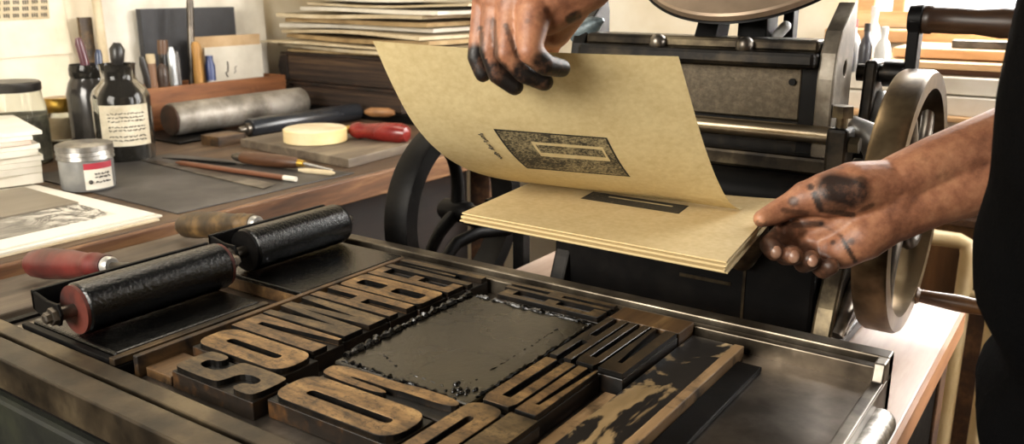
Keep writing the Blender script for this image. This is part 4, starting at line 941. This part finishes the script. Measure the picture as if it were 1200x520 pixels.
q = onZ(92, 238, zt + .004); q2 = onZ(32, 222, zt + .004)
g = N('brown_photo'); v = g.coord((1, .3, 1)); cc = g.ramp(g.noise(v, 9, 5), [(.3, '6a6152'), (.6, '857a68'), (.75, '9c917d')]); g.fin(cc, .45)
slab_rot('photo_print', (q.x, q.y), -.04, .22, .5, zt + .0033, zt + .0065, g.m, 'brownish grey photograph lying on the printed sheets', 'photograph', None)
z = TZ + .0087 + .0068; rnd = random.Random(9)
corners = [(52, 220), (51, 208), (50, 200), (52, 193), (46, 184), (48, 176), (37, 170), (39, 165), (50, 158)]
ths = [.022, .014, .011, .012, .013, .011, .009, .009, .008]
ln = ['bottom white paper pad of the stack at the left edge', 'second paper pad up in the white stack at the left edge', 'third paper pad up in the white stack at the left edge', 'fourth paper pad up in the white stack at the left edge', 'fifth paper pad up in the white stack at the left edge', 'fourth paper pad from the top of the white stack', 'third paper pad from the top of the white stack', 'second paper pad from the top of the white stack', 'topmost paper pad of the white stack at the left edge']
for k in range(9):
    c_ = onX(corners[k][0], corners[k][1], -1.83); an = .28 + rnd.uniform(-.06, .06)
    an = -.22 + rnd.uniform(-.08, .08)
    slab_rot('paper_pad', (c_.x, c_.y), an, .30, .42, z, z + ths[k] - .0006, M_pap if k != 6 else noisy('pinkish_paper', 'c9aa98', 'd8bfae', 'e2cfc2', scale=8, rough=.8, bump=.03), ln[k], 'paper pad', 'white paper pads at the left edge'); z += ths[k]
# ================================================================ background by the window
Yr = 2.34
def zY(px, py): return onY(px, py, Yr)
xL, xR = -.60, .35
t = thing('shelf_rack', 'pale wooden rack of stacked boards below the window', 'rack', (-.1, Yr + .2, ZF))
cols = [noisy('rack_white', 'cfc4b2', 'e3dbcc', 'efe9df', scale=5, rough=.6, bump=.03), M_pine, M_orange]
def bd(py0, py1, mat, nm='board', x0=xL, dy=0):
    z1 = onY(1120, py0, Yr).z; z0 = onY(1120, py1, Yr).z
    m = MB(); m.box(x0, xR, Yr + dy, Yr + .42, z0, z1); m.build(nm, mat, t, bevel=.003)
bd(62, 74, M_pine, x0=-.50, dy=.12); bd(76, 84, M_pine, x0=-.55, dy=.05); bd(84, 92, wood('brown_board', '4a3020', '6b4a34', '8a6648', 'x', 9, .6, .1), x0=-.56, dy=.08); bd(92, 112, cols[0], dy=0.02); bd(114, 136, cols[0], dy=-.0); bd(136, 142, M_pine, dy=-.03); bd(142, 165, cols[0], dy=.03)
for x in (xL + .01, xR - .06):
    m = MB(); z1 = onY(1120, 165, Yr).z; m.box(x, x + .05, Yr + .03, Yr + .4, ZF, z1 - .0005); m.build('upright', M_pine, t)
m = MB(); pz = onY(1130, 60, Yr + .2).z; pa = onY(1112, 62, Yr + .15); zb = onY(1120, 62, Yr).z + .0004; m.box(pa.x, xR, Yr + .17, Yr + .21, zb, zb + .02); 
tag(m.build('grey_bar', M_steel_d, bevel=.003), 'grey bar lying on the board rack below the window', 'bar')
zs = onY(1020, 92, Yr + .1).z
GB = 'bottles crowded on the rack by the window'
def bottle(px, w_px, py_top, mat, label, cap=None, y=Yr + .12):
    z0 = onY(1120, 92, Yr).z + .0004
    p = onY(px, py_top, y); sc = 1022 / ((p - Vector((0, 0, CZ))).dot(FW)); r = w_px / 2 / sc
    t = thing('bottle', label, 'bottle', (p.x, y, z0), GB)
    m = MB(); m.lathe((p.x, y, z0), (p.x, y, p.z), [(0, r * .95), (.04, r), (.55, r), (.7, r * .75), (.78, r * .42), (1, r * .4)], 22); m.build('body', mat, t, smooth=True)
    m = MB(); h = p.z - z0; m.lathe((p.x, y, z0 + h * .88), (p.x, y, p.z + .006), [(0, r * .5), (1, r * .48)], 16); m.build('cap', cap or M_white, t, smooth=True)
redm = plain('red_cap', (.55, .04, .03), .4)
bottle(1001, 20, 25, M_white, 'white bottle with red cap beside the press cheek', redm, y=Yr + .05)
bottle(1017, 15, 30, plain('dark_bottle', (.05, .05, .06), .3), 'dark bottle between the white bottles on the rack', M_lid, y=Yr + .03)
bottle(1026, 18, 10, M_white, 'tallest white bottle on the rack by the window', y=Yr + .12)
bottle(1037, 18, 34, M_white, 'rightmost white bottle on the rack, short', y=Yr + .04)
bottle(994, 18, 46, plain('grey_bottle', (.25, .27, .32), .3), 'squat grey bottle at the left end of the rack', M_lid, y=Yr + .03)
# cabinet with pale pipe frame
Yc = 2.2
t = thing('brown_cabinet', 'brown wooden cabinet in front of the back wall at the right', 'cabinet', (-.1, Yc + .1, ZF))
zt = onY(1120, 268, Yc).z
m = MB(); m.box(-.40, .3, Yc + .03, Yc + .12, ZF + .05, zt); m.build('body', wood('cabinet_wood', '3a2614', '5e4023', '7f5a34', 'z', 9, .5, .1), t, bevel=.003)
m = MB(); m.box(-.42, .32, Yc + .02, Yc + .125, zt, zt + .02); m.build('top', M_woodedge, t, bevel=.003)
m = MB(); m.box(-.39, .29, Yc + .04, Yc + .12, ZF, ZF + .05); m.build('plinth', M_black, t)
for x in (-.24, -.02):
    m = MB(); m.box(x, x + .2, Yc + .018, Yc + .03, ZF + .1, zt - .05); m.build('door', M_woodedge, t, bevel=.003)
pm = noisy('cream_pipe', 'b59a6c', 'cdb486', 'dcc8a0', scale=6, rough=.4, bump=.02)
t = thing('pipe_frame', 'cream painted pipe frame standing before the brown cabinet', 'frame', (-.2, Yc - .06, ZF))
a = onY(1095, 278, Yc - .06); b = onY(1136, 283, Yc - .06)
m = MB(); pts = [(a.x - .1, Yc - .06, a.z), (b.x - .02, Yc - .06, a.z), (b.x - .004, Yc - .06, a.z - .006), (b.x + .002, Yc - .06, a.z - .03), (b.x + .002, Yc - .06, ZF + .002)]
m.tube(pts, .018, 14); m.build('pipe', pm, t, smooth=True)
m = MB(); m.tube([(a.x - .1, Yc - .06, a.z), (a.x - .1, Yc - .06, ZF + .002)], .018, 14); m.build('pipe', pm, t, smooth=True)
c = onY(1158, 420, Yc - .06); m = MB(); m.tube([(c.x, Yc - .06, zt - .02), (c.x, Yc - .06, ZF + .002)], .018, 14); m.build('pipe', pm, t, smooth=True)
m = MB(); m.tube([(b.x, Yc - .06, a.z - .12), (c.x, Yc - .06, a.z - .12)], .01, 12); m.build('cross_bar', pm, t, smooth=True)
# ================================================================ the printer, standing at the right end of the bed
import numpy as np
def remeshed(name, mb, mat, parent, voxel, smooth=4, stains=None, adapt=0):
    """one continuous surface grown over the limb volumes; stains = [(p0, p1, radius, amount)] of ink and crease shade, written to an attribute"""
    o = mb.build(name + '_src', mat, None); loc = o.location.copy()
    r = o.modifiers.new('r', 'REMESH'); r.mode = 'VOXEL'; r.voxel_size = voxel; r.use_smooth_shade = True
    s = o.modifiers.new('s', 'SMOOTH'); s.factor = .5; s.iterations = smooth
    bpy.context.view_layer.update()
    me = bpy.data.meshes.new_from_object(o.evaluated_get(bpy.context.evaluated_depsgraph_get())); me.name = name
    old = o.data; bpy.data.objects.remove(o); bpy.data.meshes.remove(old)
    o0 = WL[parent.name]
    n = len(me.vertices); co = np.empty(n * 3, np.float32); me.vertices.foreach_get('co', co); co = co.reshape(-1, 3) + np.array(loc - o0, np.float32)
    me.vertices.foreach_set('co', co.ravel())
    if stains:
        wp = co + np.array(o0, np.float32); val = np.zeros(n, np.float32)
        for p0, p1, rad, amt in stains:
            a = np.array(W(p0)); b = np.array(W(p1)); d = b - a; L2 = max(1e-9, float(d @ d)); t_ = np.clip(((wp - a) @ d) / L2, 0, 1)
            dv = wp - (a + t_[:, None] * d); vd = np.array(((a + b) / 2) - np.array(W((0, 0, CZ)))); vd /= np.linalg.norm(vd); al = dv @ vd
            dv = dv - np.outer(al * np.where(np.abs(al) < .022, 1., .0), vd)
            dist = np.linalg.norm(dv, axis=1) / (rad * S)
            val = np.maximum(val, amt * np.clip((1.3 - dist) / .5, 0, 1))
        at_ = me.attributes.new('ink_and_crease_shade', 'FLOAT', 'POINT'); at_.data.foreach_set('value', val)
    me.materials.clear(); me.materials.append(mat)
    for p in me.polygons: p.use_smooth = True
    ob = bpy.data.objects.new(name, me); COL.objects.link(ob); ob.parent = parent; WL[ob.name] = o0
    return ob
g = N('skin'); v = g.coord(); n1 = g.noise(v, 22, 6, .65); n2 = g.noise(v, 90, 4, .7)
c = g.ramp(g.math('ADD', g.math('MULTIPLY', n1, .6), g.math('MULTIPLY', n2, .4)), [(.34, '5f3a29'), (.5, '8f5f45'), (.68, 'b07f5d')])
at = g.n('ShaderNodeAttribute', attribute_name='ink_and_crease_shade')
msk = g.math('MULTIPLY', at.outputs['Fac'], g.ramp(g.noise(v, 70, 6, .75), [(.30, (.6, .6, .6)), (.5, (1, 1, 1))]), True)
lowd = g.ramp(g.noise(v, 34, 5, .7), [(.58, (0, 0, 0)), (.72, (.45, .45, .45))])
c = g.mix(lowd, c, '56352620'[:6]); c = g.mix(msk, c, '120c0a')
wv = g.noise(v, 150, 5, .7); g.bump(wv, .35, .0012)
M_skin = g.fin(c, .48, Subsurface_Weight=.06, Specular_IOR_Level=.45); g.b.inputs['Subsurface Radius'].default_value = (.01, .004, .002)
person = thing('person', 'person in black clothes at right, inky hands holding the sheet and paper stack', 'person', (.09, .88, ZF))
B = MB(); ST = []
def cone(a, ra, b, rb, n=20): B.capsule(a, b, ra, rb, n, 6)
def chain(P):
    for (a, ra), (b, rb) in zip(P[:-1], P[1:]): cone(a, ra, b, rb)
def px(x, y, d, rp): return (atd(x, y, d), rp / FPX * d)
# --- right arm and hand (the one under the stack corner)
DR = .97
shR, elR = Vector((.10, 1.10, .66)), Vector((.02, 1.215, .295))
chain([px(1052, 214, DR, 33), px(1100, 190, DR, 33), px(1150, 172, DR, 36), (elR + Vector((0, 0, .018)), .046)])
chain([px(1046, 256, DR, 29), px(1092, 235, DR, 31), px(1150, 214, DR, 36), (elR, .048)])
chain([(elR, .052), (elR.lerp(shR, .5), .062), (shR, .075)])
chain([px(1055, 216, DR, 30), px(1000, 222, .965, 33), px(968, 228, .965, 27), px(945, 232, .97, 21), px(925, 241, .975, 15.5), px(908, 250, .972, 14), px(893, 256, .966, 10.5)])   # thumb and its ball
chain([px(1048, 252, DR, 29), px(1010, 277, .97, 29), px(988, 292, .975, 23)])      # heel of the hand
chain([px(1048, 236, DR, 30), px(990, 258, .985, 30), px(958, 270, .995, 22)])
cone(*px(1000, 245, .98, 30), *px(950, 256, .99, 18)); cone(*px(1000, 275, .98, 26), *px(975, 292, .985, 22))
FR_ = [[px(950, 258, 1.0, 16), px(915, 275, .985, 12.5), px(902, 287, .962, 12), px(908, 294, .945, 12)],
       [px(957, 272, 1.0, 16), px(924, 287, .995, 13), px(920, 299, .965, 12), px(929, 299, .942, 12)],
       [px(967, 285, .995, 16), px(942, 300, .985, 13), px(942, 308, .962, 12), px(951, 304, .943, 11.5)],
       [px(980, 298, .985, 15), px(962, 312, .975, 12), px(965, 316, .957, 11), px(973, 312, .944, 10.5)]]
for F in FR_: chain(F)
# --- left arm and hand (the one gripping the raised sheet)
shL, elL = Vector((.08, .655, .68)), Vector((-.16, .56, .53))
wL = px(706, -44, .80, 42)
chain([wL, (wL[0].lerp(elL, .35), .042), (elL, .048)]); chain([(elL, .052), (elL.lerp(shL, .5), .062), (shL, .075)])
for q, rq in (((626, 8, .815), 26), ((602, 4, .822), 22), ((582, 0, .832), 19), ((568, -6, .842), 16)):
    cone(*px(700, -32 if rq > 24 else -44, .805, 34), *px(*q, rq))
cone(*px(690, -18, .81, 30), *px(640, 20, .82, 22))
FL_ = [[px(626, 14, .806, 22), px(620, 60, .796, 15), px(639, 76, .806, 13), px(658, 80, .822, 11)],
       [px(600, 8, .822, 19), px(593, 62, .814, 13.5), px(615, 86, .824, 12.3), px(638, 96, .834, 11)],
       [px(582, 4, .834, 16.5), px(573, 58, .831, 12), px(583, 87, .838, 11.6), px(603, 101, .845, 11)],
       [px(567, 0, .846, 14), px(560, 44, .848, 10.6), px(558, 67, .852, 10.6), px(566, 86, .855, 10.5)]]
for F in FL_: chain(F)
chain([px(668, 4, .825, 26), px(652, 36, .848, 19), px(644, 48, .874, 15), px(634, 80, .896, 13)])   # thumb, behind the sheet
# --- torso, head and legs
T0 = Vector((.088, .88, 0))
def tp(dx, dy, z): return T0 + Vector((dx, dy, z))
for s in (-1, 1):
    cone(tp(0, s * .09, .10), .10, tp(0, s * .11, .52), .115); cone(tp(0, s * .11, .52), .11, tp(0, s * .19, .66), .075)
    chain([(tp(0, s * .09, .08), .10), (tp(-.01, s * .10, -.5), .068), (tp(.01, s * .10, -.98), .045)]); chain([(tp(.02, s * .10, -1.02), .045), (tp(-.16, s * .12, -1.035), .036)])
chain([(tp(0, 0, .62), .085), (tp(-.02, 0, .78), .072), (tp(-.04, 0, .86), .07)])
hc = tp(-.06, 0, .97)
B.sphere(hc + Vector((.015, 0, .03)), .105, 24, (1.05, .84, 1.05)); B.sphere(hc + Vector((-.03, 0, -.045)), .075, 20, (1, .86, 1.15))
cone(hc + Vector((-.10, 0, .015)), .012, hc + Vector((-.128, 0, -.03)), .017); cone(hc + Vector((-.095, -.028, .03)), .014, hc + Vector((-.095, .028, .03)), .014)
cone(hc + Vector((-.100, -.018, -.068)), .009, hc + Vector((-.100, .018, -.068)), .009); cone(hc + Vector((-.085, -.012, -.12)), .024, hc + Vector((-.085, .012, -.12)), .024)
for s in (-1, 1): B.sphere(hc + Vector((.02, s * .09, -.01)), .03, 14, (.8, .35, 1.15))
# --- ink on the skin, plus painted shade in finger and palm creases
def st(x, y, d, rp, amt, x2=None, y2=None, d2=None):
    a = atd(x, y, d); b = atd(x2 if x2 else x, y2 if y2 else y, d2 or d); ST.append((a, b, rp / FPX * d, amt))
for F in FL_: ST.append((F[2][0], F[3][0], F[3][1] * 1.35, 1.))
for (x0, y0, d0, x1, y1, d1) in ((593, 30, .80, 606, 66, .80), (606, 66, .80, 619, 84, .81), (578, 24, .81, 581, 66, .815), (581, 66, .815, 590, 84, .82), (564, 40, .83, 566, 66, .83)): ST.append((atd(x0, y0, d0), atd(x1, y1, d1), .0026, .75))  # painted crease shade that separates the left-hand fingers
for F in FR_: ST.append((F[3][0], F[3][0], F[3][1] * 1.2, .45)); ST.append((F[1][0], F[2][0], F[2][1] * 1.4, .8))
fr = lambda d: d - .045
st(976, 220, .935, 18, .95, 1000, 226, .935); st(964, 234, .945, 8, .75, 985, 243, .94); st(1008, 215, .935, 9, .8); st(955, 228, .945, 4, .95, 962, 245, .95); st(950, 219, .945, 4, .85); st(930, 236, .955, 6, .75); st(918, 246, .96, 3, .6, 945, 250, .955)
st(965, 246, .95, 3.2, .95, 1000, 252, .94); st(1000, 252, .94, 3.0, .7, 1022, 240, .94); st(962, 262, .96, 3.0, .95, 985, 276, .948); st(985, 276, .948, 2.8, .95, 1002, 306, .95); st(930, 264, .97, 4, .8, 962, 262, .965)  # palm crease lines painted dark
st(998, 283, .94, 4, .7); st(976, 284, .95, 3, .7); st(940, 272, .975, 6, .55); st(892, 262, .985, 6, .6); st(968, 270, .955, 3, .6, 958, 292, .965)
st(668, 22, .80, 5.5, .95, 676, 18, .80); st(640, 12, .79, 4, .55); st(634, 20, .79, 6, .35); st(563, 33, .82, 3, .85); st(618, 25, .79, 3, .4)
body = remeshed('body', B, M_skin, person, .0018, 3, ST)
# fingernails of the fingers turned to the viewer
M_nail = noisy('nail', '5a3a2c', '8a6450', 'a8846c', scale=30, rough=.3, bump=.05)
cm = Vector((0, 0, CZ))
for F in FR_[:3]:
    c0, r0 = F[3]; dr = (cm - c0).normalized(); q = c0 + dr * r0 * .74 + RT * (r0 * .1) - UP * (r0 * .1)
    m = MB(); m.sphere((0, 0, 0), 1, 14)
    ex = RT; ez = dr; ey = ez.cross(ex).normalized(); ex = ey.cross(ez)
    m.v = [q + ex * (p.x * r0 * .58) + ey * (p.y * r0 * .66) + ez * (p.z * r0 * .3) for p in m.v]; m.build('fingernail', M_nail, person, smooth=True)
# --- hair and eyes
m = MB(); m.sphere(hc + Vector((.03, 0, .05)), .112, 24, (1.03, .86, 1.0)); m.build('hair', plain('dark_hair', (.03, .02, .015), .6), person, smooth=True)
for s in (-1, 1): m = MB(); m.sphere(hc + Vector((-.088, s * .034, .008)), .012, 14); m.build('eye', M_white, person, smooth=True)
# --- black clothes
M_cloth = N('black_cloth'); v = M_cloth.coord(); f = M_cloth.noise(v, 8, 6, .6, .5); f2 = M_cloth.noise(v, 500, 2)
M_cloth.bump(M_cloth.math('ADD', f, M_cloth.math('MULTIPLY', f2, .1)), .5, .02); M_cloth = M_cloth.fin(M_cloth.ramp(f, [(.3, '030303'), (.7, '070708')]), .92, Specular_IOR_Level=.03)
def loft(rings, n=48):
    vs = []; fs = []
    for z, cx_, rx, ry, wob in rings:
        for i in range(n):
            a = 2 * PI * i / n; k = 1 + wob * math.sin(a * 5 + z * 9) + wob * .6 * math.sin(a * 9 - z * 14)
            vs.append((cx_ + rx * k * math.copysign(abs(math.cos(a)) ** .85, math.cos(a)), T0.y + ry * k * math.copysign(abs(math.sin(a)) ** .85, math.sin(a)), z))
    K = len(rings)
    for k in range(K - 1):
        for i in range(n): j = (i + 1) % n; fs.append((k * n + i, k * n + j, (k + 1) * n + j, (k + 1) * n + i))
    fs.append(tuple(reversed(range(n)))); fs.append(tuple((K - 1) * n + i for i in range(n))); return vs, fs
CX = T0.x
A = MB(); A.add(*loft([(-.62, CX + .012, .135, .225, .05), (-.4, CX + .012, .137, .22, .045), (-.25, CX + .010, .139, .22, .035), (-.1, CX + .006, .142, .22, .025), (.02, CX + .002, .148, .222, .02), (.08, CX - .004, .159, .222, .02), (.125, CX + .004, .144, .215, .015), (.17, CX - .006, .165, .225, .015), (.22, CX - .008, .168, .23, .012), (.27, CX - .004, .164, .232, .012), (.34, CX - .006, .166, .238, .01), (.46, CX - .004, .162, .25, .01), (.56, CX, .14, .25, .01), (.66, CX, .11, .22, .0), (.70, CX, .085, .12, .0)]))
for sh, el in ((shR, elR), (shL, elL)): A.capsule(sh, sh.lerp(el, .55), .092, .078, 20)
A.capsule(tp(0, -.2, .64), tp(0, .2, .64), .085, .085, 20)
for s in (-1, 1): A.capsule(tp(0, s * .09, .0), tp(0, s * .10, -.5), .118, .092); A.capsule(tp(0, s * .10, -.5), tp(.01, s * .10, -.97), .092, .075)
remeshed('black_apron_and_shirt', A, M_cloth, person, .007, 3)
for s in (-1, 1):
    m = MB(); m.capsule(tp(.03, s * .11, -1.02), tp(-.17, s * .125, -1.033), .055, .042, 20)
    m.v = [Vector((p.x, p.y, max(p.z, ZF + .0005))) for p in m.v]; m.build('shoe', M_lid, person, smooth=True)
bpy.context.view_layer.update()
